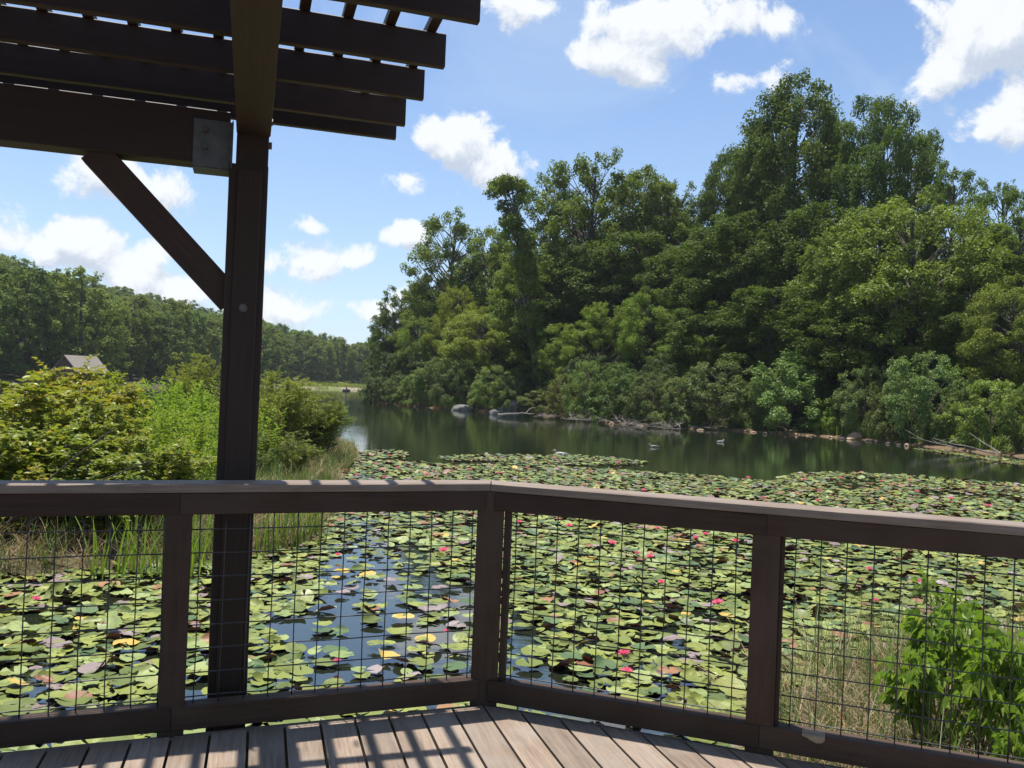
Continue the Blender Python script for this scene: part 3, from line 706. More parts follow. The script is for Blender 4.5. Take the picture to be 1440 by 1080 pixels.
for px in range(560, 1480, 38):       # undergrowth behind the shore bushes, its shade painted in by a dark tint
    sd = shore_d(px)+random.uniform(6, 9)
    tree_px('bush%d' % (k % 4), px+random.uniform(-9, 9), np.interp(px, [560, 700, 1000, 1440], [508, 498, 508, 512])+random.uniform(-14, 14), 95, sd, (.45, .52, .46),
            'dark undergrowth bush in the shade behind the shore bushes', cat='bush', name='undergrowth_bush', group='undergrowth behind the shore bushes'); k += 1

# hillside forest
def hillside():
    g = np.random.default_rng(5); pts = []
    cand = []
    for _ in range(60000):
        th = g.uniform(-38.5, -8.0) if g.uniform() < .93 else g.uniform(-44, -38); D = math.sqrt(g.uniform(100**2, 380**2)); cand.append((D*math.sin(R(th)), D*math.cos(R(th)), D, th))
    cand = np.array(cand); f = sdf(FAR, cand[:, 0], cand[:, 1])
    depth = np.interp(cand[:, 3], [-44, -20, -8], [105, 112, 75])
    ok = (f > 3.5) & (f < depth); 
    ok &= ~((cand[:, 3] > -16.5) & (f < 14))
    cand = cand[ok]; cand = cand[np.argsort(cand[:, 2])]
    for c in cand:
        sp = 6.6+.010*c[2]
        if all((c[0]-p[0])**2+(c[1]-p[1])**2 > sp*sp for p in pts): pts.append(c)

    zz = ground_z(np.array([p[0] for p in pts]), np.array([p[1] for p in pts]))
    print('HILL', len(pts), max(p[2] for p in pts))
    mass = MB(); lows = [[np.empty(0)]]*0
    def low(seed):
        q = np.random.default_rng(seed); n = 1500; v = rnd_dir(n, q); v[:, 2] = np.abs(v[:, 2])**.8-.25; c = v*(q.uniform(.55, 1.0, n)[:, None])*(1+.22*np.sin(v[:, :1]*7+seed)*np.cos(v[:, 1:2]*6))
        return c, v, q
    for idx, (p, z) in enumerate(zip(pts, zz)):
        if idx >= 292:
            c, v, q = low(idx); n = len(c); Rr = g.uniform(4.4, 6.4); Hh = g.uniform(11, 14.5)
            C = np.stack([c[:, 0]*Rr, c[:, 1]*Rr, c[:, 2]*Hh*.5+Hh*.52], 1)+np.array([p[0], p[1], z]); Nn = norm(v+np.array([0, 0, .4])+q.normal(0, .5, (n, 3))); D = norm(np.cross(Nn, rnd_dir(n, q)))
            leaves(mass, C, D, Nn, .95*q.uniform(.7, 1.3, n), .75, np.clip(g.uniform(0, .5)+q.uniform(0, .5, n), 0, .92), kind='quad'); continue
        k = g.choice(['hill0', 'hill1', 'hill2', 'hill3'], p=[.36, .26, .32, .06]); h = g.uniform(.82, 1.12)*np.interp(p[2], [100, 180, 320], [1.0, .92, .92]); s = h*g.uniform(.95, 1.25)*np.interp(p[2], [100, 300], [1, 1.25])
        b = g.uniform(.78, 1.28); tint = (b*g.uniform(.9, 1.15), b, b*g.uniform(.8, 1.1))
        plant('hillside_tree', k, p[0], p[1], z-.2, s, h, g.uniform(0, 6.28), tint, 'green broadleaf tree in the dense forest covering the far hillside', 'tree', 'forest trees of the far hillside')
    if mass.V: tag(link('forest', mass.mesh('forest', F_hill)), kind='stuff')
hillside()

# ------------------------------------------------------------------ near plants
def arc(s, e, sag, k=5):
    t = np.linspace(0, 1, k)[:, None]; m = (s+e)/2+np.array([0, 0, sag]); return (1-t)**2*s+2*t*(1-t)*m+t*t*e
def shrub_meshes(name, seed, H, Rc, nstem, ntwig, nl, lL, lW, leafmat, droop=.25, twig=.35, up=.0, whorl=False, low=.0):
    g = np.random.default_rng(seed); st = MB(); lf = MB(); C = []; D = []; Nn = []
    for i in range(nstem):
        a = g.uniform(0, 6.283); r = Rc*math.sqrt(g.uniform(.0, 1)); h = H*math.sqrt(max(.1, 1-(r/Rc)**2*.75))*g.uniform(.72, 1.05)
        s = np.array([r*.22*math.cos(a), r*.22*math.sin(a), -.05]); e = np.array([r*math.cos(a), r*math.sin(a), h])
        p = arc(s, e, h*.28+g.uniform(-.05, .05)*h, 9)
        st.tube(p, np.linspace(.006+.004*H, .0025, 9), 4, cap=False)
        for j in range(ntwig):
            u = g.uniform(low, 1)**.7; q = p[0]*0+np.array([np.interp(u*8, np.arange(9), p[:, c]) for c in range(3)])
            d = norm(g.normal(0, 1, 3)*np.array([1, 1, .5])+np.array([math.cos(a), math.sin(a), .35+up])*.6); L = twig*g.uniform(.4, 1.1)*(1.1-.4*u)
            tw = arc(q, q+d*L, .05*L, 4); st.tube(tw, [.003, .0024, .002, .0012], 4, cap=False)
            kk = nl; uu = np.linspace(.15, 1, kk); B = q+np.outer(uu, d*L)+np.array([0, 0, .05*L])*(uu*(1-uu)*2)[:, None]
            side = norm(np.cross(d, [0, 0, 1]))*np.where(np.arange(kk) % 2, 1, -1)[:, None]
            dd = norm(side*.9+d*.55+g.normal(0, .28, (kk, 3))); dd[-1] = norm(d+g.normal(0, .1, 3)); C.append(B); D.append(dd)
            Nn.append(norm(np.array([0, 0, 1.])+d*.15+g.normal(0, .33, (kk, 3))))
    C = np.vstack(C); D = np.vstack(D); Nn = np.vstack(Nn); n = len(C); s = g.uniform(.6, 1.25, n)
    leaves(lf, C, D, Nn, lL*s, lW*s, g.uniform(0, 1, n), kind='leaf', droop=droop, fold=.35)
    return st.mesh(name+'_stems', M_twig), lf.mesh(name+'_foliage', leafmat)
def weed_meshes(name, seed, H, Rc, nstem, nl, lL, lW, leafmat):
    g = np.random.default_rng(seed); st = MB(); lf = MB(); C = []; D = []; Nn = []
    for i in range(nstem):
        a = g.uniform(0, 6.283); r = Rc*math.sqrt(g.uniform(0, 1)); h = H*g.uniform(.65, 1.05)
        s = np.array([r*math.cos(a), r*math.sin(a), -.05]); e = s+np.array([g.normal(0, .12*H), g.normal(0, .12*H), h]); p = arc(s, e, .02, 6)
        st.tube(p, np.linspace(.006, .002, 6), 4, cap=False)
        u = np.linspace(.2, 1, nl)+g.normal(0, .01, nl); B = np.stack([np.interp(u*5, np.arange(6), p[:, c]) for c in range(3)], 1)
        an = np.arange(nl)*2.4+g.uniform(0, 6); el = np.where(u > .9, 1.0, .35)
        d = np.stack([np.cos(an), np.sin(an), el+g.normal(0, .15, nl)], 1); C.append(B); D.append(norm(d)); Nn.append(norm(np.stack([-np.cos(an)*.4, -np.sin(an)*.4, np.ones(nl)], 1)+g.normal(0, .2, (nl, 3))))
    C = np.vstack(C); D = np.vstack(D); Nn = np.vstack(Nn); n = len(C); s = g.uniform(.6, 1.2, n)
    leaves(lf, C, D, Nn, lL*s, lW*s, g.uniform(0, 1, n), kind='leaf', droop=.25)
    return st.mesh(name+'_stems', F_weed), lf.mesh(name+'_foliage', leafmat)
PT['vineA'] = (shrub_meshes('vineA', 101, 2.1, 1.15, 34, 26, 9, .088, .062, F_near), 2.1, 1.15)
PT['vineB'] = (shrub_meshes('vineB', 102, 2.1, 1.15, 32, 26, 9, .080, .055, F_near, up=.2), 2.1, 1.15)
PT['weedA'] = (weed_meshes('weedA', 103, 1.7, .65, 46, 46, .105, .026, F_weed), 1.7, .65)
PT['weedB'] = (weed_meshes('weedB', 104, 1.7, .65, 44, 50, .09, .030, F_weed), 1.7, .65)
PT['willA'] = (shrub_meshes('willA', 105, 2.3, 1.3, 46, 24, 13, .075, .026, F_will, up=.5, droop=.1, low=.1), 2.3, 1.3)
PT['willB'] = (shrub_meshes('willB', 106, 2.3, 1.3, 44, 26, 12, .070, .028, F_will, up=.3, droop=.1, low=.1), 2.3, 1.3)
PT['bigA'] = (shrub_meshes('bigA', 107, 1.15, .50, 13, 9, 6, .105, .058, F_big, droop=.4, twig=.26, low=.42), 1.15, .50)
PT['bigB'] = (shrub_meshes('bigB', 108, 1.15, .50, 12, 9, 6, .098, .054, F_big, droop=.45, twig=.26, low=.42), 1.15, .50)
nearp = [
 ('vineA', 20, 520, 300, 11.6, (1.05, 1, 1), 'broad yellow green shrub at the left photo edge'), ('vineB', 105, 508, 250, 13.2, (1.2, .98, .9), 'tallest yellow green shrub, with rusty leaf tips, below the cabin roof'),
 ('vineB', 118, 552, 200, 11.4, (1, 1, 1), 'leafy yellow green shrub in the middle of the left bank'), ('vineA', -60, 545, 280, 9.8, (1.05, 1.02, .9), 'yellow green shrub half outside the left photo edge'),
 ('vineA', 130, 518, 190, 14.2, (1.05, 1.05, .9), 'yellow green shrub hiding the foot of the cabin'),
 ('vineA', 75, 600, 250, 10.2, (.85, .92, .9), 'darker leafy shrub low in front of the rusty-tipped one'), ('vineB', 215, 610, 200, 10.9, (.95, .95, .95), 'low leafy shrub closest to the tall post'),
 ('vineB', 0, 650, 220, 9.4, (1.1, .95, .8), 'low yellowing shrub beside the rail at far left'), ('vineA', 150, 660, 190, 9.9, (.8, .88, .85), 'lowest dark leafy shrub just above the rail'),
 ('willB', 278, 488, 96, 27, (2.0, 1.8, 1.0), 'yellow green sapling standing alone behind the bright weeds'),
 ('willA', 385, 520, 130, 19.0, (1.75, 1.6, .9), 'loose light shrub just right of the tall post'), ('willB', 425, 528, 140, 20.5, (1.5, 1.45, .9), 'wide green shrub reaching toward the open water'),
 ('willA', 455, 572, 108, 21.0, (1.05, 1.25, .9), 'dark rounded shrub with upright shoots at the water edge'), ('willB', 400, 600, 110, 16.5, (1.4, 1.35, .85), 'low shrub right of the tall post above the rail'),
 ('willA', 350, 540, 110, 17.5, (1.6, 1.5, .85), 'light green shrub half behind the tall post'), ('willB', 330, 590, 120, 14.5, (1.0, 1.1, .8), 'mid green shrub behind the tall post near the weeds'),
]
for (k, px, ty, w, d, tint, lab) in nearp:
    tree_px(k, px, ty, w, d, tint, lab, cat='shrub', name='bank_shrub', group='shrubs on the left bank')
weeds = [(150, 556, 15), (178, 548, 15.5), (205, 566, 14.6), (232, 545, 15.2), (256, 540, 15), (280, 548, 14.4), (300, 552, 15.6), (128, 575, 14), (240, 575, 13), (268, 590, 12.6), (292, 585, 13.2), (215, 590, 13.2), (320, 565, 15.5), (345, 570, 16),
         (250, 625, 11.6), (285, 630, 11.4)]
for i, (px, ty, d) in enumerate(weeds):
    tree_px('weedA' if i % 2 else 'weedB', px, ty-9, 98, d, (random.uniform(1.05, 1.25), random.uniform(1.1, 1.25), .85), 'bright green upright weed clump in the patch behind the leafy shrubs', cat='weed', name='weed_clump', group='upright weeds on the left bank')

# broad-leaved plants by the deck, lower right
bigp = [('bigA', 1322, 812, 130, 4.55, (1.15, 1.1, 1), 'broad-leaved green plant nearest the cattail blades behind the right rail'), ('bigB', 1388, 832, 140, 4.30, (1.2, 1.12, .9), 'broad-leaved green plant in the middle of the lower right group'),
        ('bigA', 1455, 850, 160, 4.15, (1.2, 1.12, .9), 'broad-leaved green plant cut by the lower right photo edge'), ('bigB', 1428, 968, 95, 3.75, (1.1, 1.05, .95), 'short broad-leaved plant close behind the wire mesh'),
        ('bigB', 1350, 800, 110, 4.9, (1.1, 1.05, .8), 'tallest broad-leaved shoot of the lower right group')]
for (k, px, ty, w, d, tint, lab) in bigp:
    tree_px(k, px, ty, w, d, tint, lab, cat='plant', name='broad_leaf_plant', group='broad-leaved plants by the deck')

def blades(mb, base, az, L, W, bend, lean, rnd, K=4):
    n = len(base); t = np.linspace(0, 1, K+1); out = []
    hx = np.stack([np.cos(az), np.sin(az), np.zeros(n)], 1); sx = np.stack([-np.sin(az), np.cos(az), np.zeros(n)], 1)
    P0 = base[:, None]+hx[:, None]*(L[:, None]*(lean[:, None]*t+bend[:, None]*t**2))[..., None]+np.array([0, 0, 1.])*(L[:, None]*(t-.45*bend[:, None]*t**2.5))[..., None]
    w = (W[:, None]*(1-t**2*.95)/2)[..., None]*sx[:, None]
    V = np.stack([P0-w, P0+w], 2).reshape(-1, 3)
    i = np.arange(K)*2; Fk = np.stack([i, i+1, i+3, i+2], 1); F = (np.arange(n)[:, None, None]*(2*(K+1))+Fk[None]).reshape(-1, 4)
    mb.add(V, F, rnd=np.repeat(rnd, K))
def scatter(poly, n, g, box, cond=None):
    X = g.uniform(box[0], box[1], n*4); Y = g.uniform(box[2], box[3], n*4); s = sdf(poly, X, Y); ok = s > -.12
    if cond is not None: ok &= cond(X, Y, s)
    X, Y = X[ok][:n], Y[ok][:n]; return np.stack([X, Y, ground_z(X, Y)-.02], 1)
def bank_grass():
    g = np.random.default_rng(9)
    edge = lambda X, Y, s: (s < 2.6) & (Y > 7.5)
    mb = MB(); b = scatter(LB, 15000, g, (-12, -2.5, 7.5, 26), lambda X, Y, s: edge(X, Y, s) & (noise2(X, Y, 1.3, 31) > -.1)); n = len(b)
    blades(mb, b, g.uniform(0, 6.28, n), g.uniform(.2, .6, n), g.uniform(.006, .013, n), g.uniform(.05, .5, n), g.uniform(-.1, .3, n), g.uniform(0, 1, n))
    tag(link('bank_grass', mb.mesh('bank_grass', F_blade)), kind='stuff')
    mb = MB(); b = scatter(LB, 14000, g, (-12, -2.5, 7.5, 26), lambda X, Y, s: edge(X, Y, s) & (noise2(X, Y, 1.1, 33) > -.15)); n = len(b)
    blades(mb, b, g.uniform(0, 6.28, n), g.uniform(.15, .6, n), g.uniform(.004, .010, n), g.uniform(.1, 1.3, n), g.uniform(-.2, .8, n), g.uniform(0, 1, n))
    tag(link('dry_bank_grass', mb.mesh('dry_bank_grass', F_straw)), kind='stuff')
    mb = MB(); far = lambda X, Y, s: (Y > 3.6) & (s < 1.6)
    b = scatter(RB, 2300, g, (1.1, 5.5, 3.7, 6.8), far); n = len(b)
    blades(mb, b, g.uniform(0, 6.28, n), g.uniform(.12, .58, n), g.uniform(.002, .008, n), g.uniform(-.2, 1.3, n), g.uniform(-.2, 1.7, n), g.uniform(0, 1, n), K=5)
    tag(link('dry_reed_litter', mb.mesh('dry_reed_litter', F_straw)), kind='stuff')
    mb = MB(); b = scatter(RB, 1900, g, (1.1, 5.5, 3.7, 6.8), far); n = len(b)
    blades(mb, b, g.uniform(0, 6.28, n), g.uniform(.25, .75, n), g.uniform(.003, .008, n), g.uniform(.0, .5, n), g.uniform(-.1, .35, n), g.uniform(0, 1, n), K=5)
    tag(link('rush_grass', mb.mesh('rush_grass', F_blade)), kind='stuff')
    # grass tuft on the far bank of the island
    mb = MB(); b = scatter(IS, 7000, g, (15, 33, 38, 62), lambda X, Y, s: (s > .2) & (s < 1.8) & (noise2(X, Y, .5, 41) > .05)); n = len(b)
    blades(mb, b, g.uniform(0, 6.28, n), g.uniform(.3, .9, n), g.uniform(.03, .05, n), g.uniform(.1, .6, n), g.uniform(-.1, .3, n), g.uniform(0, 1, n), K=2)
    tag(link('shore_grass', mb.mesh('shore_grass', F_weed)), kind='stuff')
    mb = MB(); X = g.uniform(-95, -5, 26000); Y = g.uniform(235, 275, 26000); s = sdf(FAR, X, Y); ok = (s > 1.0) & (s < 16); b = np.stack([X[ok], Y[ok], ground_z(X[ok], Y[ok])-.05], 1); n = len(b)
    blades(mb, b, g.uniform(0, 6.28, n), g.uniform(.6, 1.3, n), g.uniform(.12, .2, n), g.uniform(.1, .5, n), g.uniform(-.1, .3, n), g.uniform(0, 1, n), K=2)
    o = tag(link('meadow_grass', mb.mesh('meadow_grass', F_weed)), kind='stuff'); o.color = (1.1, .9, .8, 1)
bank_grass()
def blade_plant(px, py, z, n, H, W, label, g, cat='plant', spread=.05, tint=(1, 1, 1)):
    q = G(px, py, z); root = empty('blade_plant', (q[0], q[1], gz(q[0], q[1])), 0, label, cat, 'plants with long upright blades')
    mb = MB(); b = np.stack([g.normal(0, spread, n), g.normal(0, spread, n), np.full(n, -.03)], 1)
    blades(mb, b, g.uniform(0, 6.28, n), H*g.uniform(.6, 1.05, n), W*g.uniform(.7, 1.1, n), g.uniform(.02, .35, n), g.uniform(-.05, .18, n), g.uniform(0, 1, n), K=7)
    o = link('blades', mb.mesh('blade_plant', F_weed), root); o.color = (*tint, 1)
g9 = np.random.default_rng(99)
blade_plant(1298, 1072, .16, 9, 1.05, .026, 'tall cattail blades rising behind the right rail', g9, tint=(.8, .85, .9))
for (px, py, lab) in [(178, 800, 'bright blade plant at the water edge left of the first rail post'), (238, 805, 'blade plant directly behind the first rail post'), (282, 790, 'blade plant between the rail post and the tall post'),
                      (375, 772, 'blade plant just right of the tall post'), (405, 765, 'tall blade plant on the muddy bank right of the tall post'), (432, 752, 'blade plant at the tip of the bank before the lily pads')]:
    blade_plant(px, py, .05, 30, .85, .024, lab, g9, spread=.2, tint=(.85, .9, .75))

# ------------------------------------------------------------------ lily pads
def pad_mat(name, c1, c2, under, rough=.28):
    mt, nt, out = new_mat(name); t = NT(nt)
    at = t.n('ShaderNodeAttribute', attribute_name='rnd').outputs['Fac']; oi = t.n('ShaderNodeObjectInfo').outputs['Random']
    co = t.n('ShaderNodeTexCoord').outputs['Object']; nz = t.noise(co, 16, 5, .65)
    f = t.math('FRACT', t.math('ADD', at, oi)); col = t.mixc(f, c4(c1), c4(c2)); col = t.mixc(t.rng(nz, .45, .70, 0, .8), col, c4([x*.62 for x in c1]))
    spots = t.n('ShaderNodeTexVoronoi', {'Vector': co, 'Scale': 70.}).outputs['Distance']; col = t.mixc(t.rng(spots, .08, .14, .6, 0.), col, (.10, .07, .03, 1))
    geo = t.n('ShaderNodeNewGeometry').outputs['Backfacing']; col = t.mixc(geo, col, c4(under))
    b = t.n('ShaderNodeBsdfPrincipled', {'Base Color': col, 'Roughness': t.rng(nz, .3, .7, rough+.12, rough+.35), 'Specular IOR Level': .28})
    t.link(b.outputs[0], out.inputs[0]); return mt
UN = (.12, .035, .03)
PM = [pad_mat('green_lily_pad', (.072, .100, .020), (.225, .248, .052), UN), pad_mat('pale_lily_pad', (.15, .20, .06), (.25, .29, .10), (.17, .08, .05)),
      pad_mat('yellow_lily_pad', (.36, .25, .045), (.44, .33, .09), (.3, .12, .04)), pad_mat('purple_grey_lily_pad', (.17, .12, .11), (.25, .21, .19), (.16, .05, .05), .22),
      pad_mat('red_brown_lily_pad', (.17, .070, .040), (.28, .15, .07), (.15, .03, .03)), pad_mat('dark_green_lily_pad', (.055, .095, .035), (.09, .14, .05), UN)]
PNAME = ['green', 'pale green', 'yellow', 'purple grey', 'reddish brown', 'dark green']
def pad_geo(g, segs=20, rings=(0, .4, .75, 1), curl=None):
    n0 = R(g.uniform(6, 16)); th = np.linspace(n0, 2*math.pi-n0, segs+1)
    a1, a2, p1, p2 = g.uniform(-.06, .16), g.uniform(.0, .10), g.uniform(0, 6), g.uniform(0, 6); el = g.uniform(.92, 1.08)
    c = g.uniform(0, 1) if curl is None else curl; ca = g.uniform(0, 6.28); V = []
    for r in rings:
        rr = r*(1+.02*np.sin(th*5+p1)+.015*np.sin(th*11+p2))
        x, y = rr*np.cos(th)*el, rr*np.sin(th)/el
        z = a1*r*r+a2*r*r*np.sin(2*th+p1)+.035*r**3*np.sin(5*th+p2)+.02*r**3*np.sin(9*th+p1)
        if c > .80:      # one side lifted out of the water
            s = np.maximum(0, x*math.cos(ca)+y*math.sin(ca)-.25); z = z+s*s*(.8+1.6*(c-.8)); x = x-s*s*.35*math.cos(ca); y = y-s*s*.35*math.sin(ca)
        V.append(np.stack([x, y, z], 1))
    K = segs+1; V = np.vstack(V); F = [(i*K+j, (i+1)*K+j, (i+1)*K+j+1, i*K+j+1) for i in range(len(rings)-1) for j in range(segs)]
    return V, np.array(F)
def in_poly(poly, x, y):
    ins = np.zeros(x.shape, bool); n = len(poly)
    for i in range(n):
        (x0, y0), (x1, y1) = poly[i], poly[(i+1) % n]; ins ^= ((y0 > y) != (y1 > y)) & (x < (x1-x0)*(y-y0)/((y1-y0) or 1e-9)+x0)
    return ins
W2 = lambda pts: [tuple(G(*q)[:2]) for q in pts]
MAT = W2([(-500, 800), (0, 800), (110, 800), (225, 786), (340, 776), (400, 768), (440, 745), (448, 715), (455, 685), (470, 660), (500, 651), (560, 649), (640, 655), (740, 652), (800, 658), (870, 662), (940, 667),
          (1000, 671), (1040, 675), (1085, 678), (1100, 671), (1120, 667), (1180, 665), (1250, 668), (1330, 674), (1440, 683), (1900, 720), (2600, 1400), (720, 1500), (-1500, 1300)])
STR = [W2([(612, 645), (650, 641), (700, 641), (800, 641), (860, 644), (915, 651), (880, 655), (800, 655), (700, 650), (640, 649)]), W2([(488, 641), (530, 633), (572, 636), (574, 642), (530, 648), (495, 650)]),
       W2([(440, 563), (530, 561), (560, 571), (480, 568)]), W2([(1285, 632), (1320, 634), (1440, 649), (1440, 656), (1340, 640)])]
SPARSE = W2([(455, 790), (520, 750), (590, 770), (640, 820), (690, 830), (690, 985), (560, 1000), (430, 975), (420, 900), (360, 905), (355, 880), (430, 870)])
SPARSE2 = W2([(712, 868), (752, 872), (770, 930), (850, 975), (940, 1010), (960, 1060), (710, 1000)])
SPARSE3 = W2([(240, 940), (300, 930), (300, 1000), (240, 1000)])
HOLES = [W2([(1150, 676), (1230, 672), (1240, 688), (1190, 692)]), W2([(1290, 690), (1440, 700), (1440, 706), (1290, 696)])]
def lily_pads():
    g = np.random.default_rng(42); sp = .115
    xs = np.arange(-30, 40, sp); ys = np.arange(4.3, 48, sp); X, Y = np.meshgrid(xs, ys); X = X+((np.arange(len(ys)) % 2)*sp/2)[:, None]
    X = (X+g.normal(0, .040, X.shape)).ravel(); Y = (Y+g.normal(0, .040, Y.shape)).ravel()
    vis = np.abs(X) < .66*Y+.5; X, Y = X[vis], Y[vis]
    inm = in_poly(MAT, X, Y) & (Y < 34); ins = np.zeros(X.shape, bool)
    for s in STR: ins |= in_poly(s, X, Y)
    nz = noise2(X, Y, 1.1, 50); nf = noise2(X, Y, 4.2, 51)
    prob = np.where(inm, np.where(nz+.5*nf > -.66, .93, .42), 0); prob = np.where(ins, np.where(nf > -.5, .85, .3), prob)
    for s, q in ((SPARSE, .34), (SPARSE2, .30), (SPARSE3, .4)):
        m = in_poly(s, X, Y); prob = np.where(m, q*np.where(nf > -.05, 1.1, .25), prob)
    for s in HOLES: prob = np.where(in_poly(s, X, Y), .12, prob)
    for poly in (LB, RB, IS): prob = np.where(sdf(poly, X, Y) > (-.02 if poly is not RB else .1), 0, prob)
    # keep off the ground under the deck and off the tall post's foot
    prob = np.where(np.hypot(X+1.27, Y-3.94) < .25, 0, prob)
    keep = g.uniform(0, 1, X.shape) < prob; X, Y = X[keep], Y[keep]; n = len(X)
    rad = g.uniform(.045, .100, n)*np.where(g.uniform(0, 1, n) < .12, 1.18, 1)
    cz = noise2(X, Y, .9, 60); fr_ = np.clip((Y-9)/10, 0, 1); pr = np.stack([np.full(n, .62), .15-.05*fr_, np.full(n, .014), .035+.055*(cz > .35)+.06*fr_, .018+.03*(cz < -.35)+.09*fr_, .10+.22*fr_], 1); pr /= pr.sum(1)[:, None]
    ci = (pr.cumsum(1) > g.uniform(0, 1, n)[:, None]).argmax(1)
    tiltp = g.uniform(0, 1, n); tilt = np.where(tiltp < .72, g.normal(0, .065, n), g.normal(0, .22, n)); ta = g.uniform(0, 6.28, n); rz = g.uniform(0, 6.28, n)
    Z = .010+g.uniform(0, .035, n)+np.abs(tilt)*rad*.8
    size = rad/(X*X+Y*Y); seen = np.array([(lambda q: 0 < q[0] < 1440 and q[1] < 1080)(proj(np.array([x, y, 0]))) for x, y in zip(X, Y)])
    order = np.argsort(-(size*seen)); near = set(order[:298].tolist())
    protos = {}
    for c in range(6):
        for v in range(5):
            mb = MB(); V, F = pad_geo(g, curl=v*.24); mb.add(V, F, rnd=g.uniform()); protos[c, v] = mb.mesh('lily_pad', PM[c], True)
    far = MB(); lows = [pad_geo(g, 10, (0, .6, 1), curl=.2*k) for k in range(5)]; his = [pad_geo(g, 16, (0, .45, .8, 1), curl=.12*k) for k in range(9)]
    for i in range(n):
        ax = Vector((math.cos(ta[i]), math.sin(ta[i]), 0)); M = Matrix.Translation((X[i], Y[i], Z[i])) @ Matrix.Rotation(tilt[i], 4, ax) @ Matrix.Rotation(rz[i], 4, 'Z') @ Matrix.Scale(rad[i], 4)
        if i in near:
            v = int(g.integers(0, 5)); o = bpy.data.objects.new('lily_pad', protos[int(ci[i]), v]); COL.objects.link(o); o.matrix_basis = M
            state = 'with a lifted curling edge' if v >= 4 else 'lying flat on the pond'
            tag(o, '%s water lily pad %s near the deck' % (PNAME[ci[i]], state), 'lily pad', 'lily pads nearest the deck')
        else:
            V, F = (his[int(g.integers(0, 9))] if Y[i] < 12 else lows[int(g.integers(0, 5))]); A = np.array(M)
            far.add(V @ A[:3, :3].T+A[:3, 3], F, rnd=g.uniform(), mi=int(ci[i]))
    tag(link('lily_pads', far.mesh('lily_pads', PM, True)), kind='stuff'); print('PADS', n)
    # sunken leaves and murk between the pads
    return
def proj(Pw):
    v = Pw-CAM; k = v@F_; return (720+FPX*(v@R_)/k, 540-FPX*(v@U_)/k)
lily_pads()

# ------------------------------------------------------------------ water lily flowers
def petal_mat():
    mt, nt, out = new_mat('pink_petal'); t = NT(nt); at = t.n('ShaderNodeAttribute', attribute_name='rnd').outputs['Fac']
    col = t.mixc(at, (.80, .10, .22, 1), (.88, .30, .42, 1)); b = t.n('ShaderNodeBsdfPrincipled', {'Base Color': col, 'Roughness': .5})
    tr = t.n('ShaderNodeBsdfTranslucent', {'Color': col}); ms = t.n('ShaderNodeMixShader', {0: .3, 1: b.outputs[0], 2: tr.outputs[0]}); t.link(ms.outputs[0], out.inputs[0]); return mt
M_pet = petal_mat(); M_stam = plain('yellow_stamen', (.75, .48, .06), .6)
def flower_meshes(seed, openness):
    g = np.random.default_rng(seed); mb = MB()
    for ring, (k, el, L) in enumerate([(9, .25, 1.), (8, .6, .9), (7, 1.0, .75), (5, 1.3, .6)]):
        el = el+(1-openness)*.5; an = np.arange(k)/k*6.283+ring*.4+g.normal(0, .06, k); e = el+g.normal(0, .06, k)
        D = np.stack([np.cos(an)*np.cos(e), np.sin(an)*np.cos(e), np.sin(e)], 1); Nn = np.stack([-np.cos(an)*np.sin(e), -np.sin(an)*np.sin(e), np.cos(e)], 1)
        leaves(mb, np.zeros((k, 3))+D*.08, D, Nn, L, .36, g.uniform(0, 1, k), fold=.6, droop=-.12)
    st = MB()
    for k in range(14):
        a = k*2.4; st.tube(np.array([(0, 0, .1), (.10*math.cos(a), .10*math.sin(a), .28), (.14*math.cos(a), .14*math.sin(a), .42)]), [.03, .03, .02], 4)
    return mb.mesh('petals', M_pet), st.mesh('stamens', M_stam)
FM = [flower_meshes(s, o) for s, o in ((1, 1), (2, .8), (3, .55))]
flowers = [(878, 921, .10, 'large pink water lily flower, upper of the pair near the right rail post', 1), (881, 945, .085, 'large pink water lily flower, lower of the pair near the right rail post', 0),
 (475, 781, .07, 'pink water lily flower in the open blue water left of the corner post', 2), (51, 843, .075, 'red pink lily flower near the dead grass at far left', 0),
 (1222, 801, .085, 'pink water lily flower right of the right rail post', 1), (1290, 818, .085, 'pink lily flower left of the tall broad-leaved shoot', 1), (1232, 846, .08, 'pink lily flower low by the drooping plant at lower right', 2),
 (474, 931, .06, 'half-closed pink lily bud among pads between the tall post and corner post', 2), (1132, 934, .05, 'small pink lily bud beside the dry grass at lower right', 2), (628, 888, .05, 'pinkish bud beside the corner post on the left', 2)]
farf = [(896, 779), (914, 784), (905, 737), (925, 744), (1034, 762), (978, 757), (992, 752), (1142, 688), (1152, 690), (1337, 702), (1290, 692), (660, 661), (702, 666), (742, 659), (892, 704), (560, 658), (502, 668), (572, 690), (624, 775),
        (832, 705), (1000, 736), (1074, 700), (1182, 673), (1240, 677), (1410, 690), (1310, 699), (640, 688), (520, 700), (780, 690), (970, 700), (1120, 740), (1260, 760), (1370, 770), (1180, 760), (800, 740), (730, 735), (600, 720), (470, 720),
        (1052, 672), (704, 645), (870, 651), (548, 641), (1220, 690), (1390, 712), (930, 820), (1010, 850), (860, 765), (1150, 705), (715, 690), (840, 680), (905, 690), (1010, 690), (1130, 675), (1280, 676), (1360, 684), (600, 668), (540, 672), (486, 662)]
def add_flower(px, py, r, lab, v, grp=None):
    q = G(px, py, .05); root = empty('water_lily_flower', (q[0], q[1], .045), random.uniform(0, 6), lab, 'flower', grp)
    root.scale = (r*.62,)*3; root.rotation_euler[0] = random.uniform(-.25, .25)
    link('petals', FM[v][0], root); link('stamens', FM[v][1], root)
for (px, py, r, lab, v) in flowers: add_flower(px, py, r, lab, v)
for (px, py) in farf: add_flower(px, py, random.uniform(.075, .115), 'small pink water lily flower open among the distant pads', random.randrange(3), 'pink flowers scattered among the distant pads')

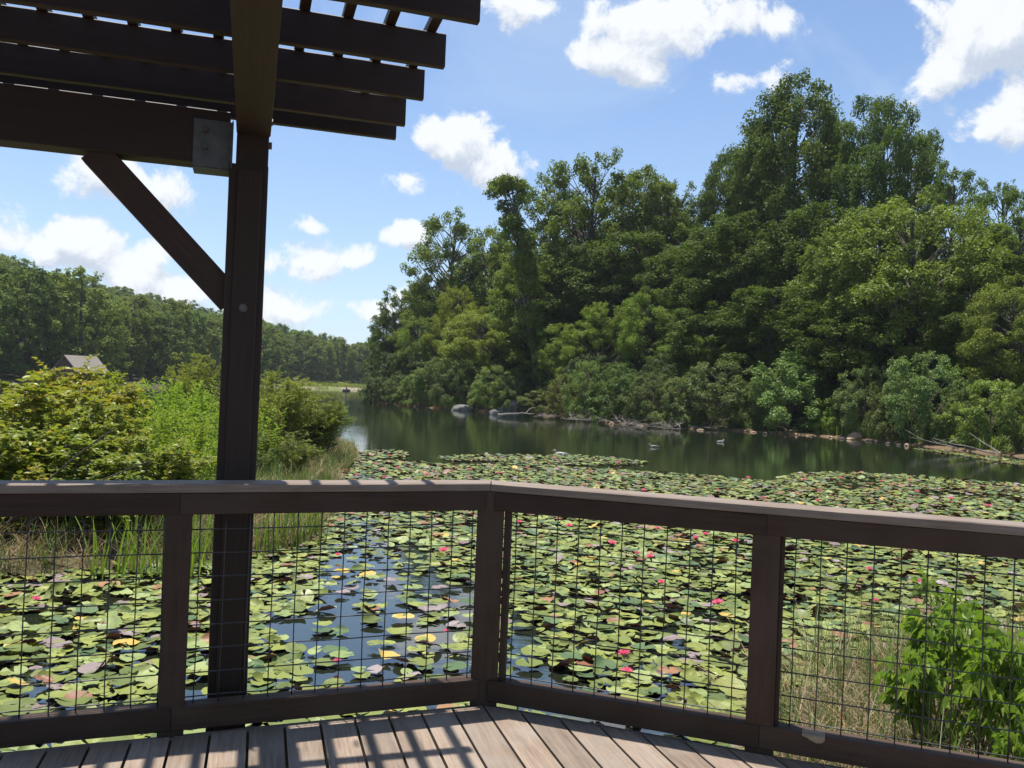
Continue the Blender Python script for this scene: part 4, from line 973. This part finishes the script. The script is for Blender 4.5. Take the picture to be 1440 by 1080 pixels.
# ------------------------------------------------------------------ rocks, driftwood, ducks
def rock(px, py, wpx, h, mat, label, name='boulder', group=None, z=0.):
    q = G(px, py, z); d = q[1]; w = wpx*d/FPX/2; g = np.random.default_rng(int(px*7+py)); mb = MB(); n = 18; m = 12
    th = np.arange(n)/n*2*math.pi; ph = np.linspace(-math.pi/2, math.pi/2, m); V = []; a = g.uniform(0, 6, 6)
    for p in ph:
        for t in th:
            s = 1+.22*math.sin(2*t+a[0]+1.5*p)+.18*math.sin(3*t+a[1])*math.cos(3*p+a[2])+.10*math.sin(5*t+a[3]+6*p)+.06*math.sin(9*t-7*p)
            V.append((w*s*math.cos(t)*math.cos(p)**.7, w*.8*s*math.sin(t)*math.cos(p)**.7, h*.25+h*.75*math.sin(p)*(1+.08*math.sin(4*t+a[4]))))
    F = [(i*n+j, i*n+(j+1) % n, (i+1)*n+(j+1) % n, (i+1)*n+j) for i in range(m-1) for j in range(n)]
    mb.add(V, F); o = link(name, mb.mesh(name, mat, True)); o.location = (q[0], q[1], z-.02); tag(o, label, 'rock', group)
rock(650, 577.5, 26, .55, M_rock, 'smaller grey boulder at the water edge on the island')
rock(722, 581.5, 34, 1.15, M_rock, 'largest grey boulder under the dark bush on the island')
rock(695, 583, 12, .4, M_rock, 'small grey stone just left of the largest boulder')
rock(1205, 617.5, 19, .42, M_rock_tan, 'tan orange boulder on the bank below the silvery bush')
rock(1311, 604, 16, .6, M_rock_tan, 'orange stone in the shade below the tall silvery bush', z=.4)
gr = 'small stones along the island waterline'
for (px, py) in [(1140, 612), (1155, 612), (1168, 614), (1184, 616), (1222, 619), (1236, 621), (1250, 623), (1264, 625), (1120, 611), (1090, 609), (1060, 607), (1076, 609), (1196, 617), (955, 602), (985, 604), (900, 598), (860, 595), (1275, 626)]:
    rock(px, py+1.2, random.uniform(5, 11), random.uniform(.07, .16), M_rock_tan if random.random() < .5 else M_bark, 'small stone lying on the brown waterline of the island', name='stone', group=gr)
def driftwood(px, py, L, ang, label, group=None, r=.035, z=.15, side=6, el=.12, seed=0):
    q = G(px, py, z); g = np.random.default_rng(seed+int(px)); mb = MB(); d = np.array([math.cos(ang)*math.cos(el), math.sin(ang)*math.cos(el), math.sin(el)])
    k = 7; t = np.linspace(0, 1, k)[:, None]; p = t*d*L+np.cumsum(g.normal(0, .03*L, (k, 3)), 0)*np.array([1, 1, .5]); mb.tube(p, np.linspace(r, r*.3, k), 6)
    for j in range(side):
        u = g.uniform(.2, .9); s = np.array([np.interp(u*(k-1), np.arange(k), p[:, c]) for c in range(3)]); dd = norm(d+g.normal(0, .8, 3)*np.array([1, 1, .6])+np.array([0, 0, .25])); e = s+dd*L*g.uniform(.2, .5)
        mb.tube(np.array([s, (s+e)/2+g.normal(0, .03*L, 3), e]), [r*.5, r*.35, r*.15], 4, cap=False)
    o = link('driftwood_branch', mb.mesh('driftwood_branch', M_dead)); o.location = tuple(q); tag(o, label, 'branch', group)
driftwood(700, 584, 2.8, .12, 'pale fallen log lying in the water before the largest boulder', r=.11, side=1, el=.10)
driftwood(1402, 637, 2.6, 2.75, 'bleached fallen branch pointing left over the water at right', r=.05, el=.22, side=1)
driftwood(1404, 638, 1.5, 2.3, 'shorter bleached branch crossing the fallen one at right', r=.045, el=.5, side=0, seed=3)
driftwood(1350, 632, 2.0, 2.9, 'thin dead branch hanging over the water left of the bleached one', r=.035, el=.25, side=4, seed=5)
for i in range(30):
    px = random.uniform(745, 975); py = np.interp(px, [740, 800, 900, 980], [586.5, 592.5, 599, 604])-random.uniform(0, 4)
    driftwood(px, py, random.uniform(.9, 2.1), random.uniform(-.5, 3.4), 'tangled bleached branch in the driftwood line under the bushes', 'driftwood branches along the island shore', r=random.uniform(.014, .032), side=8, el=random.uniform(0, .25), seed=i)
# bare stems in the left shrubs
for (px, py, ax, az_, L, lab) in [(12, 690, 55, 0, 1.5, 'thick bare brown stem rising to the right in the left shrubs'), (40, 690, 40, 0, 1.3, 'bare brown stem leaning low over the first one')]:
    q = P(px, py, 8.9); g = np.random.default_rng(px); mb = MB(); t = np.linspace(0, 1, 7)[:, None]; e = np.array([math.cos(R(ax)), .1, math.sin(R(ax))])*L
    mb.tube(t*e+t*t*np.array([.25, 0, -.12]), np.linspace(.016, .006, 7), 6); o = link('bare_stem', mb.mesh('bare_stem', M_bark)); o.location = tuple(q-np.array([0, 0, .35])); tag(o, lab, 'stem', 'bare stems in the left shrubs')

def duck(px, py, L, yaw, label, c1, c2, dip=False):
    q = G(px, py, 0); root = empty('duck', (q[0], q[1], 0), yaw, label, 'duck', 'ducks swimming before the island')
    M1 = plain('duck_plumage', c1, .6, var=.3, scale=20); M2 = plain('duck_head_plumage', c2, .5); M3 = plain('duck_bill', (.35, .22, .05), .5)
    mb = MB(); n = 10
    prof = [(-.5, .05, .01), (-.46, .09, .03), (-.38, .08, .07), (-.2, .06, .125), (0, .055, .15), (.2, .06, .14), (.32, .09, .10), (.36, .14, .065), (.37, .20, .05), (.38, .255, .055), (.41, .285, .058), (.46, .285, .045), (.50, .275, .02), (.51, .27, .004)]
    pts = np.array([(x, 0, z) for x, z, r in prof])*L; mb.tube(pts, np.array([r for *_, r in prof])*L, n, cap=False)
    link('body', mb.mesh('duck_body', M1, True), root)
    bl = MB(); bl.tube(np.array([(.49, 0, .275), (.56, 0, .262), (.60, 0, .255)])*L, np.array([.024, .022, .008])*L, 6); link('bill', bl.mesh('duck_bill', M3), root)
    wg = MB()
    for s in (-1, 1):
        wg.tube(np.array([(.22, s*.10, .10), (.05, s*.135, .12), (-.2, s*.11, .12), (-.42, s*.04, .11)])*L, np.array([.03, .055, .05, .01])*L, 6)
    link('wings', wg.mesh('duck_wings', M2, True), root)
duck(920, 629, .42, 2.9, 'dark duck with a pale flank, left of the two swimming at right', (.22, .20, .17), (.07, .055, .04))
duck(1013, 622, .42, .4, 'pale duck swimming close to the bushes, right of the dark one', (.36, .34, .31), (.20, .17, .14))
duck(789, 640, .52, 3.0, 'pale duck resting at the edge of the far lily pads', (.26, .25, .22), (.2, .33, .30))

# ------------------------------------------------------------------ cabin and boat across the water
def cabin():
    d = 104.; A = P(90, 500, d); Bp = P(122, 501, d)      # ridge ends
    u = norm((Bp-A)*np.array([1, 1, 0])); u = np.array([math.cos(R(57)), math.sin(R(57)), 0]); n = np.array([u[1], -u[0], 0])
    L = 4.2; ridge = A[2]+.0; c = A+u*L/2; rise = 1.9; half = 3.1; eave = ridge-rise; zg = gz(c[0], c[1])-.2
    root = empty('lakeside_cabin', (c[0], c[1], zg), math.atan2(u[1], u[0]), 'small brown cabin with a grey pitched roof behind the left shrubs', 'cabin')
    M_wall = plain('dark_brown_siding', (.085, .055, .038), .8); M_roof = plain('grey_brown_shingle_roof', (.15, .13, .11), .85, var=.3, scale=9); M_win = plain('dark_window_glass', (.03, .035, .04), .1, spec=.8)
    Hh = eave-zg; rz = ridge-zg; w = MB(); l = L/2-.3; b = half-.35
    w.box((-l, -b, 0), (l, b, Hh+.12)); w.add([(-l, -b, Hh+.12), (-l, b, Hh+.12), (-l, .02, rz-.12), (-l, -.02, rz-.12), (l, -b, Hh+.12), (l, b, Hh+.12), (l, .02, rz-.12), (l, -.02, rz-.12)], [(0, 1, 2, 3), (7, 6, 5, 4)])
    link('wall', w.mesh('cabin_wall', M_wall), root)
    r = MB(); t = .10
    for s in (-1, 1):
        r.add([(-L/2, s*half, Hh-.1), (L/2, s*half, Hh-.1), (L/2, 0, rz), (-L/2, 0, rz), (-L/2, s*half, Hh-.1+t), (L/2, s*half, Hh-.1+t), (L/2, 0, rz+t), (-L/2, 0, rz+t)], [(3, 2, 1, 0), (4, 5, 6, 7), (0, 1, 5, 4), (1, 2, 6, 5), (2, 3, 7, 6), (3, 0, 4, 7)])
    link('roof', r.mesh('cabin_roof', M_roof), root)
    wd = MB(); wd.box((-.5, -b-.03, .9), (.4, -b-.005, Hh-.5)); link('window', wd.mesh('cabin_window', M_win), root)
    dr = MB(); dr.box((1.1, -b-.03, .1), (1.9, -b-.005, Hh-.3)); link('door', dr.mesh('cabin_door', plain('cabin_door_paint', (.05, .035, .025), .6)), root)
cabin()
def boat():
    q = G(487, 550, 0); root = empty('rowing_boat', (q[0], q[1], 0), 1.2, 'small dark boat far off near the grassy shore', 'boat')
    mb = MB(); xs = np.linspace(-1.6, 1.6, 9); V = []
    for x in xs:
        w = .55*math.sqrt(max(.02, 1-(x/1.65)**2)); z = .35+.08*(x/1.6)**2
        V += [(x, -w, z), (x, -w*.7, .05), (x, 0, -.05), (x, w*.7, .05), (x, w, z), (x, w*.85, z-.02), (x, 0, .08), (x, -w*.85, z-.02)]
    mb.add(V, [(i*8+j, i*8+(j+1) % 8, (i+1)*8+(j+1) % 8, (i+1)*8+j) for i in range(8) for j in range(8)]); link('hull', mb.mesh('boat_hull', plain('boat_paint', (.05, .05, .06), .5)), root)
    st = MB(); st.box((-.15, -.45, .22), (.15, .45, .26)); link('seat', st.mesh('boat_seat', M_dead), root)
    pr = empty('person', (q[0], q[1], .25), .5, 'person in dark clothes seated in the far boat', 'person')
    sk = MB(); body = [(0, 0, 0, .17), (0, 0, .15, .18), (0, 0, .35, .17), (0, 0, .52, .19), (0, 0, .60, .12), (0, 0, .66, .06), (.01, 0, .70, .06), (.02, 0, .76, .095), (.02, 0, .84, .10), (.02, 0, .91, .05), (.02, 0, .93, .01)]
    sk.tube(np.array([b[:3] for b in body]), np.array([b[3] for b in body]), 8, cap=False)
    for s in (-1, 1):
        sk.tube(np.array([(0, s*.17, .54), (.08, s*.25, .32), (.32, s*.18, .24), (.42, s*.14, .24)]), [.06, .05, .04, .035], 6)
        sk.tube(np.array([(0, s*.10, .05), (.40, s*.13, .12), (.46, s*.13, -.12), (.55, s*.13, -.14)]), [.09, .075, .05, .04], 6)
    link('body', sk.mesh('person_body', plain('dark_clothing', (.06, .05, .06), .8), True), pr)
boat()

# ------------------------------------------------------------------ air
def haze():
    mb = MB(); mb.box((-420, -15, -3), (260, 470, 62)); mt, nt, out = new_mat('pale_air'); t = NT(nt)
    v = t.n('ShaderNodeVolumePrincipled', {'Color': (.86, .93, 1, 1), 'Density': .00017, 'Anisotropy': .2}); t.link(v.outputs[0], out.inputs['Volume'])
    tag(link('haze', mb.mesh('haze', mt)), kind='stuff')
haze()
